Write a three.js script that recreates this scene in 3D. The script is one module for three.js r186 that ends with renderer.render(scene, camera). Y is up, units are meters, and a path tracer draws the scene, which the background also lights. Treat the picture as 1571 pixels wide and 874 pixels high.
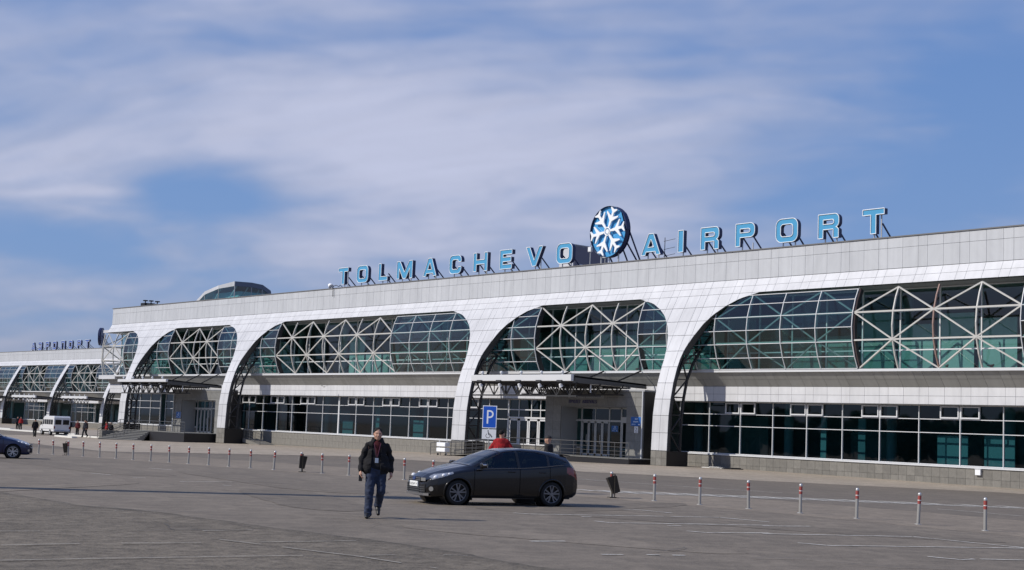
import * as THREE from 'three';
import { mergeGeometries } from 'three/addons/utils/BufferGeometryUtils.js';
import { ImprovedNoise } from 'three/addons/math/ImprovedNoise.js';
import { RoundedBoxGeometry } from 'three/addons/geometries/RoundedBoxGeometry.js';
import { TextGeometry } from 'three/addons/geometries/TextGeometry.js';
import { FontLoader } from 'three/addons/loaders/FontLoader.js';

/* ---------- camera, sky, sun, exposure ---------- */
const scene = new THREE.Scene();
const V = (x, y, z) => new THREE.Vector3(x, y, z);
const clamp = (x, a, b) => Math.min(b, Math.max(a, x));
const lerp = (a, b, t) => a + (b - a) * t;
const smooth = (a, b, x) => { const t = clamp((x - a) / (b - a), 0, 1); return t * t * (3 - 2 * t); };
let seed = 12345;
const rnd = () => { seed = (seed + 0x6d2b79f5) | 0; let t = Math.imul(seed ^ (seed >>> 15), 1 | seed); t = (t + Math.imul(t ^ (t >>> 7), 61 | t)) ^ t; return ((t ^ (t >>> 14)) >>> 0) / 4294967296; };
const noise3 = new ImprovedNoise();
const fbm = (x, y, z, o = 5) => { let s = 0, a = .5, n = 0; for (let i = 0; i < o; i++) { s += a * noise3.noise(x, y, z); n += a; a *= .5; x = x * 2.03 + 7.1; y = y * 2.03 + 3.7; z = z * 2.03 + 1.9; } return s / n; };

const YAW = THREE.MathUtils.degToRad(39.468), PITCH = THREE.MathUtils.degToRad(5.7364), ROLL = .040;
const camera = new THREE.PerspectiveCamera(22.47, 1024 / 570, .3, 6000);
camera.position.set(0, 1.8, 0);
{
  const F = V(-Math.cos(YAW) * Math.cos(PITCH), Math.sin(PITCH), -Math.sin(YAW) * Math.cos(PITCH));
  const R0 = V(Math.sin(YAW), 0, -Math.cos(YAW)), U0 = R0.clone().cross(F);
  const R = R0.clone().multiplyScalar(Math.cos(ROLL)).addScaledVector(U0, Math.sin(ROLL));
  const U = R0.clone().multiplyScalar(-Math.sin(ROLL)).addScaledVector(U0, Math.cos(ROLL));
  camera.quaternion.setFromRotationMatrix(new THREE.Matrix4().makeBasis(R, U, F.clone().negate()));
  camera.userData.azimuth = Math.atan2(F.z, F.x);
}
scene.add(camera);

const SUN = V(-.40 * Math.cos(.663), Math.sin(.663), .917 * Math.cos(.663)).normalize();
{
  // thin spring sky: blue, with a broad veil of cirrus drawn out by the wind
  const W = 3072, H = 1536, data = new Float32Array(W * H * 4), az0 = camera.userData.azimuth;
  for (let j = 0; j < H; j++) {
    const el = ((j + .5) / H - .5) * Math.PI, y = Math.sin(el), c = Math.cos(el);
    for (let i = 0; i < W; i++) {
      const a = ((i + .5) / W - .5) * 2 * Math.PI, x = Math.cos(a) * c, z = Math.sin(a) * c, o = (j * W + i) * 4;
      if (i % 3 + j % 3 && !(el > -.04 && el < .6 && Math.cos(a - az0) > .8)) { const q = ((j - j % 3) * W + i - i % 3) * 4; for (let k = 0; k < 4; k++) data[o + k] = data[q + k]; continue; } // coarser away from the view
      const e = Math.max(y, 0);
      // clear air
      const t = Math.pow(e, .5);
      let r = lerp(.250, .050, smooth(0, 1, t)), g = lerp(.405, .150, smooth(0, 1, t)), b = lerp(.67, .47, smooth(0, 1, t));
      const toSun = x * SUN.x + y * SUN.y + z * SUN.z;
      const glow = Math.pow(Math.max(0, toSun), 6) * .12;
      r += glow; g += glow; b += glow;
      if (y > -.02) {
        const h = 1 / (e + .16), px = x * h, pz = z * h;
        const da = Math.atan2(Math.sin(a - az0), Math.cos(a - az0)) * 57.2958, de = el * 57.2958;
        const w1 = fbm(px * .9 + 3.1, pz * .9 - 2.2, .5, 4), w2 = fbm(px * .9 - 5.3, pz * .9 + 8.2, 4.5, 4);
        const s = px * .86 - pz * .51, q = px * .51 + pz * .86;
        let d = .56 + .46 * fbm(s * .6 + w1 * 1.0, q * .9 + w2 * 1.0, 2.7, 5) + .40 * fbm(s * 1.7 + w2 * 1.9, q * 2.1 + w1 * 1.6, 9.1, 6) + .20 * fbm(s * 4.0 + w1 * 3.4, q * 6.5 + w2 * 3, 5.1, 5);
        // the veil as it lies today: thick over the middle of the terminal, torn open to the north and to the right
        const wx = da + 2.2 * w1 + 1.2 * w2, wy = de + 1.1 * w2 - .6 * w1, blob = (A, E, sa, se, k) => k * Math.exp(-(((wx - A) / sa) ** 2) - ((wy - E) / se) ** 2);
        d += blob(-5, 10.5, 8, 2.8, .26) + blob(-7.6, 7.1, 3.4, 1.3, .26) + blob(-17, 9.2, 4, 1.3, .24) + blob(-11, 12.5, 7, 1.6, .14)
          - blob(-12.2, 8.4, 3.0, 1.0, .80) - blob(-18.5, 6.4, 5, 1.0, .55) - blob(14.5, 9.6, 6, 2.8, .48) - blob(17.5, 14.5, 5, 3, .40) - blob(-18.5, 16.2, 3.4, 1.1, .2);
        d += .10 * fbm(s * 8 + w1 * 6, q * 18 + w2 * 6, 7.7, 4); const k = smooth(.22, 1.0, d) * .86 * (1 - .6 * smooth(.35, .85, e));
        const fib = fbm(s * 5 + w1 * 4, q * 22 + w2 * 5, 3.3, 4), l = .465 + .09 * smooth(.45, 1.05, d) + .05 * fib - .05 * (1 - smooth(0, .10, e));
        r = lerp(r, l * 1.03, k); g = lerp(g, l * 1.075, k); b = lerp(b, l * 1.36, k);
        const hz = Math.exp(-e * 17) * .72;                          // dust above the horizon
        r = lerp(r, .255, hz); g = lerp(g, .275, hz); b = lerp(b, .36, hz);
      } else { r = .2; g = .19; b = .18; }
      data[o] = r; data[o + 1] = g; data[o + 2] = b; data[o + 3] = 1;
    }
  }
  const sky = new THREE.DataTexture(data, W, H, THREE.RGBAFormat, THREE.FloatType);
  sky.mapping = THREE.EquirectangularReflectionMapping; sky.magFilter = THREE.LinearFilter; sky.minFilter = THREE.LinearFilter; sky.needsUpdate = true;
  scene.background = sky; scene.environment = sky;
}
const sun = new THREE.DirectionalLight(new THREE.Color(1, .94, .85), 3.9);
sun.position.copy(SUN).multiplyScalar(220).add(V(-75, 0, -50)); sun.target.position.set(-75, 0, -50);
sun.castShadow = true; sun.shadow.mapSize.set(4096, 4096);
Object.assign(sun.shadow.camera, { left: -170, right: 170, top: 120, bottom: -120, near: 1, far: 600 });
scene.add(sun, sun.target);

/* ---------- helpers ---------- */
const used = {};
const numbered = (n) => { const k = used[n] = (used[n] ?? -1) + 1; return k ? n + '_' + String(k).padStart(3, '0') : n; };
const shadows = (o) => { o.castShadow = o.receiveShadow = true; return o; };
function tag(o, label, category, group) { o.userData.label = label; if (category) o.userData.category = category; if (group) o.userData.group = group; return o; }
function thing(name, label, category, pos = [0, 0, 0], turn = 0, group) {
  const o = new THREE.Group(); o.name = numbered(name); o.position.set(...pos); o.rotation.y = turn; scene.add(o); return tag(o, label, category, group);
}
function part(name, geo, mat, parent, label) {
  const m = shadows(new THREE.Mesh(Array.isArray(geo) ? join(geo) : geo, mat));
  m.name = parent ? name : numbered(name); if (label) m.userData.label = label; (parent || scene).add(m); return m;
}
function struct(name, geo, mat) { const m = part(name, geo, mat); m.userData.kind = 'structure'; return m; }
const plain = (g) => { g = g.index ? g.toNonIndexed() : g; for (const k of Object.keys(g.attributes)) if (!['position', 'normal', 'uv', 'color'].includes(k)) g.deleteAttribute(k); if (!g.attributes.uv) g.setAttribute('uv', new THREE.Float32BufferAttribute(new Float32Array(g.attributes.position.count * 2), 2)); return g; };
function join(list) { list = list.map(plain); const col = list.some((g) => g.attributes.color); if (!col) return list.length === 1 ? list[0] : mergeGeometries(list); list.forEach((g) => { if (!g.attributes.color) g.setAttribute('color', new THREE.Float32BufferAttribute(new Float32Array(g.attributes.position.count * 3).fill(1), 3)); }); return mergeGeometries(list); }
// uv in metres from the dominant axis of each face
function worldUV(g, s = 1) {
  g = plain(g); const p = g.attributes.position, n = g.attributes.normal, u = g.attributes.uv;
  for (let i = 0; i < p.count; i++) {
    const ax = Math.abs(n.getX(i)), ay = Math.abs(n.getY(i)), az = Math.abs(n.getZ(i));
    if (ay > .75) u.setXY(i, p.getX(i) * s, p.getZ(i) * s); else if (ax > az) u.setXY(i, p.getZ(i) * s, p.getY(i) * s); else u.setXY(i, p.getX(i) * s, p.getY(i) * s);
  }
  return g;
}
const box = (x0, x1, y0, y1, z0, z1) => { const g = new THREE.BoxGeometry(Math.abs(x1 - x0), Math.abs(y1 - y0), Math.abs(z1 - z0)); g.translate((x0 + x1) / 2, (y0 + y1) / 2, (z0 + z1) / 2); return g; };
const rbox = (x0, x1, y0, y1, z0, z1, r = .02, s = 2) => { const g = new RoundedBoxGeometry(Math.abs(x1 - x0), Math.abs(y1 - y0), Math.abs(z1 - z0), s, r); g.translate((x0 + x1) / 2, (y0 + y1) / 2, (z0 + z1) / 2); return g; };
const UP = V(0, 1, 0);
function bar(a, b, r, seg = 6, r2 = r) {         // round bar between two points
  const d = b.clone().sub(a), L = d.length(), g = new THREE.CylinderGeometry(r2, r, L, seg, 1);
  g.applyQuaternion(new THREE.Quaternion().setFromUnitVectors(UP, d.normalize())); const m = a.clone().add(b).multiplyScalar(.5); g.translate(m.x, m.y, m.z); return g;
}
function beam(a, b, w, h, up = UP) {              // rectangular bar: w across, h along "up"
  const d = b.clone().sub(a), L = d.length(); d.normalize(); const s = d.clone().cross(up); if (s.lengthSq() < 1e-6) s.set(1, 0, 0); s.normalize(); const u = s.clone().cross(d).normalize();
  const g = new THREE.BoxGeometry(w, h, L); g.applyMatrix4(new THREE.Matrix4().makeBasis(s, u, d.clone().negate())); const m = a.clone().add(b).multiplyScalar(.5); g.translate(m.x, m.y, m.z); return g;
}
const lathe = (pts, seg = 24) => new THREE.LatheGeometry(pts.map((p) => new THREE.Vector2(p[0], p[1])), seg);
const tubeOf = (pts, r, seg = 24, rs = 6, closed = false) => new THREE.TubeGeometry(new THREE.CatmullRomCurve3(pts, closed, 'centripetal'), seg, r, rs, closed);
function quads(list) {                            // flat faces from corner lists (counter-clockwise)
  const p = [], uv = []; for (const q of list) for (let k = 1; k + 1 < q.length; k++) for (const v of [q[0], q[k], q[k + 1]]) { p.push(v.x, v.y, v.z); uv.push(v.x, v.y); }
  const g = new THREE.BufferGeometry(); g.setAttribute('position', new THREE.Float32BufferAttribute(p, 3)); g.setAttribute('uv', new THREE.Float32BufferAttribute(uv, 2)); g.computeVertexNormals(); return g;
}
// a solid slab: front outline (x,y,z) pushed back by vector d
function slab(front, d) {
  const back = front.map((v) => v.clone().add(d)), f = [front, back.slice().reverse()];
  for (let i = 0; i < front.length; i++) { const j = (i + 1) % front.length; f.push([front[j], front[i], back[i], back[j]]); }
  return quads(f);
}
const interp = (xs, ys, x) => { if (x <= xs[0]) return ys[0]; for (let i = 1; i < xs.length; i++) if (x <= xs[i]) return lerp(ys[i - 1], ys[i], (x - xs[i - 1]) / (xs[i] - xs[i - 1])); return ys[ys.length - 1]; };

/* ---------- materials ---------- */
const lin = (r, g, b) => new THREE.Color().setRGB(r, g, b);
function noiseTex(size, fn, srgb, rx = 1, ry = rx) {
  const d = new Uint8Array(size * size * 4);
  for (let j = 0; j < size; j++) for (let i = 0; i < size; i++) { const c = fn(i / size, j / size, i, j), o = (j * size + i) * 4; d[o] = clamp(c[0], 0, 1) * 255; d[o + 1] = clamp(c[1], 0, 1) * 255; d[o + 2] = clamp(c[2], 0, 1) * 255; d[o + 3] = 255; }
  const t = new THREE.DataTexture(d, size, size); t.wrapS = t.wrapT = THREE.RepeatWrapping; t.magFilter = THREE.LinearFilter; t.minFilter = THREE.LinearMipmapLinearFilter; t.generateMipmaps = true; t.repeat.set(rx, ry); if (srgb) t.colorSpace = THREE.SRGBColorSpace; t.needsUpdate = true; return t;
}
const wrapN = (u, v, f, z, o = 4) => { // tileable fbm
  const a = u * 2 * Math.PI, b = v * 2 * Math.PI, k = f / (2 * Math.PI); return fbm(Math.cos(a) * k + 11, Math.sin(a) * k + Math.cos(b) * k * .77 + 5, Math.sin(b) * k + z, o); };
const std = (o) => new THREE.MeshStandardMaterial(o);
const phys = (o) => new THREE.MeshPhysicalMaterial(o);
const cell = (i, j, s) => { let h = Math.imul((i >> s) + 7919, 374761393) ^ Math.imul((j >> s) + 104729, 668265263) ^ (s * 9176); h = Math.imul(h ^ (h >>> 13), 1274126177); return ((h ^ (h >>> 16)) >>> 0) / 4294967296; };
const asphaltTex = noiseTex(512, (u, v, i, j) => { const n = .5 + 1.0 * wrapN(u, v, 6, 1, 5), g = rnd(), k = .62 + .40 * n + (g - .5) * .20 + (cell(i, j, 2) - .5) * .22 + (cell(i, j, 4) - .5) * .12 + (g > .985 ? .16 : 0) - (g < .02 ? .22 : 0); return [k, k, k]; }, false, 1 / 3.1);
const coarseTex = noiseTex(512, (u, v, i, j) => { const n = .5 + 1.1 * wrapN(u, v, 9, 3, 5), g = rnd(), k = .52 + .50 * n + (g - .5) * .30 + (cell(i, j, 3) - .5) * .30 + (cell(i, j, 5) - .5) * .16 + (g > .97 ? .25 : 0) - (g < .05 ? .3 : 0); return [k, k * .985, k * .96]; }, false, 1 / 2.3);
const graniteTex = noiseTex(256, (u, v) => { const g = rnd(), k = .78 + (g - .5) * .30 + .2 * wrapN(u, v, 5, 5, 3); return [k, k * .985, k * .96]; }, false, 1 / .9);
const clothTex = noiseTex(256, (u, v) => { const n = .5 + .6 * wrapN(u, v, 10, 7, 5); return [n, n, n]; }, false, 1 / .5);
const denimTex = noiseTex(256, (u, v) => { const n = .62 + .5 * wrapN(u, v, 8, 2, 5) + (rnd() - .5) * .18; return [n, n, n]; }, false, 1 / .6);
const dirtTex = noiseTex(256, (u, v) => { const n = .9 + .22 * wrapN(u, v, 4, 8, 5) + .10 * wrapN(u * 1, .5 + .05 * Math.sin(v * 6.283), 26, 3, 3); return [n, n, n * .99]; }, false, 1 / 7);
const M = {
  asphalt: std({ color: lin(.218, .182, .138), map: asphaltTex, vertexColors: true, roughness: .95, bumpMap: asphaltTex, bumpScale: .010 }),
  coarse: std({ color: lin(.212, .180, .136), map: coarseTex, vertexColors: true, roughness: .97, bumpMap: coarseTex, bumpScale: .014 }),
  road: std({ color: lin(.192, .160, .122), map: asphaltTex, vertexColors: true, roughness: .93 }),
  walk: std({ color: lin(.41, .345, .265), map: asphaltTex, vertexColors: true, roughness: .93 }),
  oldPaint: std({ color: lin(.46, .43, .37), map: coarseTex, roughness: .9 }),
  paint: std({ color: lin(.72, .69, .62), map: coarseTex, roughness: .8 }),
  tar: std({ color: lin(.07, .068, .064), roughness: .8 }),
  kerb: std({ color: lin(.75, .74, .7), roughness: .85, map: dirtTex }),
  panel: [0, 1, 2].map((i) => phys({ color: lin(.535 + .012 * i, .55 + .012 * i, .575 + .012 * i), roughness: .42, metalness: .0, map: dirtTex, clearcoat: .15, clearcoatRoughness: .4 })),
  white: [0, 1, 2].map((i) => phys({ color: lin(.645 + .010 * i, .65 + .010 * i, .672 + .010 * i), roughness: .4, map: dirtTex, clearcoat: .15, clearcoatRoughness: .4 })),
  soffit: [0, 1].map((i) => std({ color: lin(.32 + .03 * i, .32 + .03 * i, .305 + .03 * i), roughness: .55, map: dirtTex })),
  strip: std({ color: lin(.262, .216, .162), map: asphaltTex, vertexColors: true, roughness: .95 }),
  paleBoard: std({ color: lin(.40, .47, .46), roughness: .9 }),
  leaf: [0, 1].map((i) => std({ color: lin(.035 + .02 * i, .050 + .02 * i, .030), roughness: .9 })),
  joint: std({ color: lin(.17, .17, .17), roughness: .9 }),
  darkReturn: std({ color: lin(.055, .057, .058), roughness: .7 }),
  steel: std({ color: lin(.04, .04, .042), roughness: .55, metalness: .2 }),
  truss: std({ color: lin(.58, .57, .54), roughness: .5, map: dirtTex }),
  rust: std({ color: lin(.33, .22, .19), roughness: .8, map: dirtTex }),
  frame: std({ color: lin(.63, .64, .65), roughness: .4 }),
  doorFrame: std({ color: lin(.46, .47, .48), roughness: .4 }),
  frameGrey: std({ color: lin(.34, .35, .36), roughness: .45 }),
  granite: [0, 1, 2].map((i) => std({ color: lin(.215 + .025 * i, .208 + .024 * i, .19 + .022 * i), roughness: .75, map: graniteTex })),
  nearBlack: std({ color: lin(.012, .011, .012), roughness: .45 }),  // near-black tone for porch side, column feet, platform and step blocks
  glassUp: [0, 1].map((i) => phys({ color: lin(.44 - .08 * i, .66 - .10 * i, .66 - .08 * i), roughness: .02, transmission: 1, thickness: 0, ior: 1.75 })),
  glassIn: phys({ color: lin(.46, .68, .66), roughness: .03, transmission: 1, thickness: 0, ior: 1.7 }),
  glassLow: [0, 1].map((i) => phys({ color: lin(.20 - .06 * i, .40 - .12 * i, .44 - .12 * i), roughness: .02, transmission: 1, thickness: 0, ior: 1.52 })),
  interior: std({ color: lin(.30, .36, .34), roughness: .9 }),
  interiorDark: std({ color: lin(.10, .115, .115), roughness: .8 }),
  roof: std({ color: lin(.22, .22, .22), roughness: .9 }),
  canopyRoof: std({ color: lin(.09, .09, .088), roughness: .6 }),
  silver: std({ color: lin(.55, .55, .54), roughness: .35, metalness: .5 }),
  rail: std({ color: lin(.16, .16, .16), roughness: .35, metalness: .6 }),
  porch: [0, 1].map((i) => std({ color: lin(.245 + .025 * i, .247 + .025 * i, .24 + .025 * i), roughness: .6, map: graniteTex })),
  letterFace: phys({ color: lin(.075, .33, .56), roughness: .3, clearcoat: .4 }),
  letterSide: std({ color: lin(.015, .022, .075), roughness: .4 }),
  letterDark: phys({ color: lin(.06, .12, .40), roughness: .35 }),
  neon: std({ color: lin(.82, .86, .88), roughness: .4 }),
  emblemBlue: phys({ color: lin(.07, .34, .66), roughness: .3, clearcoat: .4 }),
  snow: std({ color: lin(.86, .88, .9), roughness: .45 }),
  postSteel: std({ color: lin(.40, .39, .37), roughness: .45, metalness: .3, map: dirtTex }),
  red: std({ color: lin(.32, .06, .05), roughness: .55 }),
  reflectWhite: std({ color: lin(.72, .68, .64), roughness: .5 }),
  bin: std({ color: lin(.035, .030, .024), roughness: .7, metalness: .3 }),
  rubber: std({ color: lin(.012, .012, .012), roughness: .85 }),
  black: std({ color: lin(.008, .008, .009), roughness: .5 }),
};

/* ---------- the ground ---------- */
const gy = (x, z) => {
  const a = interp([-150, -100, -77, -70, -60, -50, -43, -32, -25, -19, 0], [-1.0, -.78, -.54, -.44, -.33, -.22, -.165, -.13, -.10, -.13, -.2], x);
  const b = interp([-160, -137, -117, -99, -62, -50, -40, -20], [-.9, -.8, -.5, -.36, -.05, -.12, -.2, -.3], x);
  return lerp(a, b, clamp((-30.4 - z) / 31.6, 0, 1));
};
function sheet(rows, lift, tint) {               // rows: arrays of [x, z] of equal length
  const nx = rows[0].length, p = [], uv = [], col = [], idx = [];
  rows.forEach((r) => r.forEach(([x, z, up = 0]) => { p.push(x, gy(x, z) + lift + up, z); uv.push(x, z); const t = tint(x, z); col.push(t, t * .995, t * .985); }));
  for (let j = 0; j + 1 < rows.length; j++) for (let i = 0; i + 1 < nx; i++) { const a = j * nx + i, b = a + 1, c = a + nx, d = c + 1; idx.push(a, b, c, b, d, c); }
  const g = new THREE.BufferGeometry(); g.setAttribute('position', new THREE.Float32BufferAttribute(p, 3)); g.setAttribute('uv', new THREE.Float32BufferAttribute(uv, 2)); g.setAttribute('color', new THREE.Float32BufferAttribute(col, 3)); g.setIndex(idx); g.computeVertexNormals();
  if (g.attributes.normal.getY(Math.floor(nx / 2)) < 0) { for (let i = 0; i < idx.length; i += 3) [idx[i + 1], idx[i + 2]] = [idx[i + 2], idx[i + 1]]; g.setIndex(idx); g.computeVertexNormals(); }
  return g;
}
const range = (a, b, n) => Array.from({ length: n + 1 }, (_, i) => a + (b - a) * i / n);
const wear = (x, z) => 1 + .20 * fbm(x * .11, z * .05, 1.5, 4) + .16 * fbm(x * .55, z * .22, 6.5, 4) + .10 * fbm(x * .04, z * .9, 3.1, 3) + .10 * fbm(x * 1.7, z * .8, 2.2, 3);
{
  const xs = [-3000, -1200, -600, -420, -340, ...range(-290, -100, 95), ...range(-99, 6, 210), 30, 90, 300, 1200, 3000], zs = [-3000, -1200, -500, -300, -200, -150, ...range(-120, -70, 25), ...range(-69, 12, 162), 30, 80, 300, 1200, 3000];
  struct('ground', sheet(zs.map((z) => xs.map((x) => [x, z])), 0, wear), M.asphalt);
  // forecourt road behind the bollards and the paved strip along the terminal
  const rx = range(-150, -12, 184), walkEdge = (x) => interp([-150, -120, -83, -78, -76, -53, -50, -45, -37, -30], [-50, -44, -37, -47, -50, -48.8, -50.3, -53, -60, -62], x) + .12 * fbm(x * .8, 1, 2, 3);
  struct('road', sheet(range(0, 1, 12).map((t) => rx.map((x) => [x, lerp(-36.5 - .3 * fbm(x * .7, 3, 1, 3), walkEdge(x), t)])), .004, (x, z) => wear(x, z) * .97), M.road);
  struct('pavement', sheet(range(0, 1, 14).map((t) => rx.map((x) => [x, lerp(walkEdge(x), -67.2, t)])), .008, (x, z) => wear(x * 1.3 + 20, z * 2) * (1 - .14 * smooth(.2, .6, fbm(x * .3, z * .5, 8, 3)))), M.walk);
  struct('bollard_strip', sheet(range(0, 1, 8).map((t) => rx.map((x) => [x, lerp(-29.55 - .06 * fbm(x * .9, 2, 4, 3), -36.8, t)])), .002, (x, z) => wear(x + 9, z * 1.5)), M.strip);
  // older, coarser surface in the foreground with a ragged, slightly proud edge
  const bx = range(-75, -2, 300), edge = (x) => interp([-75, -45, -33.5, -28.6, -26.1, -22.7, -19.5, -17.8, -16, -13, -2], [-12.6, -12.5, -12.4, -12.24, -12.9, -13.15, -13.68, -13.74, -13.5, -13.9, -14.4], x) + .22 * fbm(x * .9, 4.2, 1, 4);
  const steps = [0, .04, .2, .5, .9, 1.4, 2, 2.7, 3.5, 4.5, 5.5, 7, 9, 12, 16, 22, 30];
  struct('old_asphalt', sheet(steps.map((s, k) => bx.map((x) => [x, edge(x) + s, k === 0 ? -.002 : .018 * Math.exp(-s * .8)])), .006, (x, z) => wear(x + 50, z * 1.4) * (1 - .20 * smooth(.0, .4, fbm(x * .5, z * .8, 5, 4))) * (.70 + .30 * smooth(0, .5, z - edge(x)))), M.coarse);
  // patched and cracked places
  for (const [x, z, l, w, a, t] of [[-31, -19, 5, 1.1, .35, .84], [-22, -24.5, 6, .9, -.5, .88], [-41, -24, 8, 1.6, .2, .9], [-19.5, -17.5, 3.4, .7, -.4, 1.13], [-27.5, -26.6, 4, .8, 1.2, .85], [-52, -22, 9, 1.3, .1, .88], [-36, -14.5, 5, .6, .9, 1.12]]) {
    const c = Math.cos(a), s = Math.sin(a), f = (u, v) => { const U = u * l + .25 * fbm(u * 3 + x, v * 2, 1, 3), W2 = v * w + .22 * fbm(u * 4, v * 3 + z, 2, 3); return [x + c * U - s * W2, z + s * U + c * W2]; };
    struct('asphalt_patch', sheet(range(-1, 1, 6).map((v) => range(-1, 1, 24).map((u) => f(u, v * Math.sqrt(Math.max(.02, 1 - Math.abs(u) ** 5))))), .005 + .0007 * (l % 3), (px, pz) => wear(px, pz) * t), M.asphalt);
  }
  for (let n = 0; n < 26; n++) {
    let x = -45 + 34 * rnd(), z = -28 + 22 * rnd(), a = rnd() * 6.28; const pts = []; for (let k = 0; k < 18 + 30 * rnd(); k++) { pts.push([x, z]); a += (rnd() - .5) * .9; x += Math.cos(a) * .14; z += Math.sin(a) * .14; }
    const w = .006 + .014 * rnd(); struct('tar_crack', sheet([pts.map(([p, q]) => [p - w, q - w * .6]), pts.map(([p, q]) => [p + w, q + w * .6])], .028, () => 1), M.tar);
  }
  // worn painted lines
  const line = (name, flat, w, lift, keep, mat = M.paint) => {
    const geos = [];
    for (let i = 0; i + 3 < flat.length; i += 2) {
      const [x0, z0, x1, z1] = flat.slice(i, i + 4), L = Math.hypot(x1 - x0, z1 - z0), nx = -(z1 - z0) / L, nz = (x1 - x0) / L, n = Math.max(1, Math.ceil(L / .16));
      let run = [];
      const flush = () => { if (run.length > 1) geos.push(sheet([run.map((p) => [p.x - nx * p.a, p.z - nz * p.a]), run.map((p) => [p.x + nx * p.b, p.z + nz * p.b])], lift, () => 1)); run = []; };
      for (let k = 0; k <= n; k++) {
        const t = k / n, x = lerp(x0, x1, t), z = lerp(z0, z1, t), q = .5 + .9 * fbm(x * 1.9, z * 1.9, 12.3, 4);
        if (q > 1 - keep) run.push({ x, z, a: w * (.25 + .35 * rnd()), b: w * (.25 + .35 * rnd()) }); else flush();
      }
      flush();
    }
    if (geos.length) struct(name, geos.map((g) => { g.deleteAttribute('color'); return g; }), mat);
  };
  const PARK = [
    [-25.35, -21.19, -24.96, -21.35, -24.00, -24.65], [-26.21, -25.49, -26.00, -25.92, -24.88, -25.87], [-23.87, -24.77, -23.50, -26.06, -22.09, -26.21],
    [-24.14, -22.17, -24.11, -22.46], [-22.97, -21.50, -22.51, -21.51, -21.30, -25.28], [-21.61, -22.35, -21.56, -22.71], [-20.41, -21.67, -19.99, -21.78, -19.62, -23.29],
    [-19.18, -16.43, -19.04, -17.13], [-16.89, -15.98, -16.80, -16.36], [-16.65, -16.76, -16.57, -16.97], [-16.49, -17.17, -16.38, -17.37], [-21.20, -24.95, -20.89, -26.21],
    [-19.52, -22.97, -18.22, -26.27, -15.66, -26.33], [-17.70, -21.85, -17.14, -22.00, -15.59, -26.21], [-14.98, -22.06, -14.38, -22.16, -14.38, -22.58], [-14.35, -22.71, -13.97, -23.49], [-26.28, -39.19, -23.20, -39.00],
    [-45.03, -19.62, -43.70, -19.71], [-41.98, -19.65, -41.70, -19.96], [-39.47, -19.98, -39.45, -21.72], [-37.54, -20.36, -37.27, -20.50], [-51.35, -24.68, -49.34, -24.66]];
  const OLD = [[-22.42, -8.35, -22.31, -8.94], [-21.92, -11.26, -21.92, -12.51], [-20.22, -7.55, -20.24, -8.72, -19.96, -10.52], [-20.73, -11.01, -19.53, -11.31, -17.51, -11.78, -15.82, -11.91], [-18.29, -6.84, -18.23, -7.87, -17.94, -10.40, -17.83, -11.02],
    [-19.87, -11.50, -19.74, -13.2], [-17.62, -12.01, -17.51, -13.01], [-17.40, -13.2, -17.12, -13.6], [-29.02, -10.77, -29.04, -11.37], [-29.02, -11.95, -29.01, -12.20], [-26.65, -12.14, -26.73, -12.38]];
  PARK.forEach((l) => line('parking_line', l, .11, .010, .86));
  OLD.forEach((l) => line('parking_line', l, .05, .026, .74, M.oldPaint));
  line('road_line', [-86.06, -33.46, -82.64, -36.33, -80.8, -41.85, -78.12, -47.18, -77, -50.8], .28, .014, .97, M.walk);
  line('road_line', [-44.77, -40.98, -40.78, -41.2, -37.65, -41.59, -35.21, -42.5], .12, .014, .8);
  // hatched strip between the bollards and the road
  const g = []; const A0 = V(-36.5, 0, -31.3), A1 = V(-25.3, 0, -47.5);
  const D = A1.clone().sub(A0), L = D.length(); D.normalize(); const N = V(-D.z, 0, D.x);
  for (let s = 0; s < L; s += .7) for (const side of [-.85, .08]) {
    const c = A0.clone().addScaledVector(D, s), q = [[0, side], [.42, side], [.42 + .5, side + .78], [.5, side + .78]].map(([u, v]) => { const p = c.clone().addScaledVector(D, u).addScaledVector(N, v); return [p.x, p.z]; });
    const r = sheet([[q[0], q[1]], [q[3], q[2]]], .014, () => 1); r.deleteAttribute('color'); if (rnd() > .06) g.push(r);
  }
  struct('road_hatching', g, M.paint);
}

/* ---------- the terminal buildings ---------- */
const F0 = -66.54;
const SY = [-1, 1, 3, 4, 5, 6, 6.9, 7.9, 8.9, 9.8, 10.6, 11.5], SZ = [-63, -63, -63.07, -63.2, -63.4, -63.72, -64.1, -64.6, -65.1, -65.6, -66.05, -66.54];
const shellZ = (y) => interp(SY, SZ, y);
const bulge = (y, o = 0) => -66.15 + o + .63 * (1 - ((y - 8.2) / 2.3) ** 2);
const MODULE = 2.59;
const jointsIn = (a, b) => { const o = [a]; for (let k = Math.floor((a + 48) / MODULE) - 1; ; k++) { const x0 = -48 + MODULE * k; if (x0 > b) break; for (const d of [0, 1, 2]) { const x = x0 + d; if (x > a + .12 && x < b - .12) o.push(x); } } o.push(b); return o.sort((p, q) => p - q); };
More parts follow.
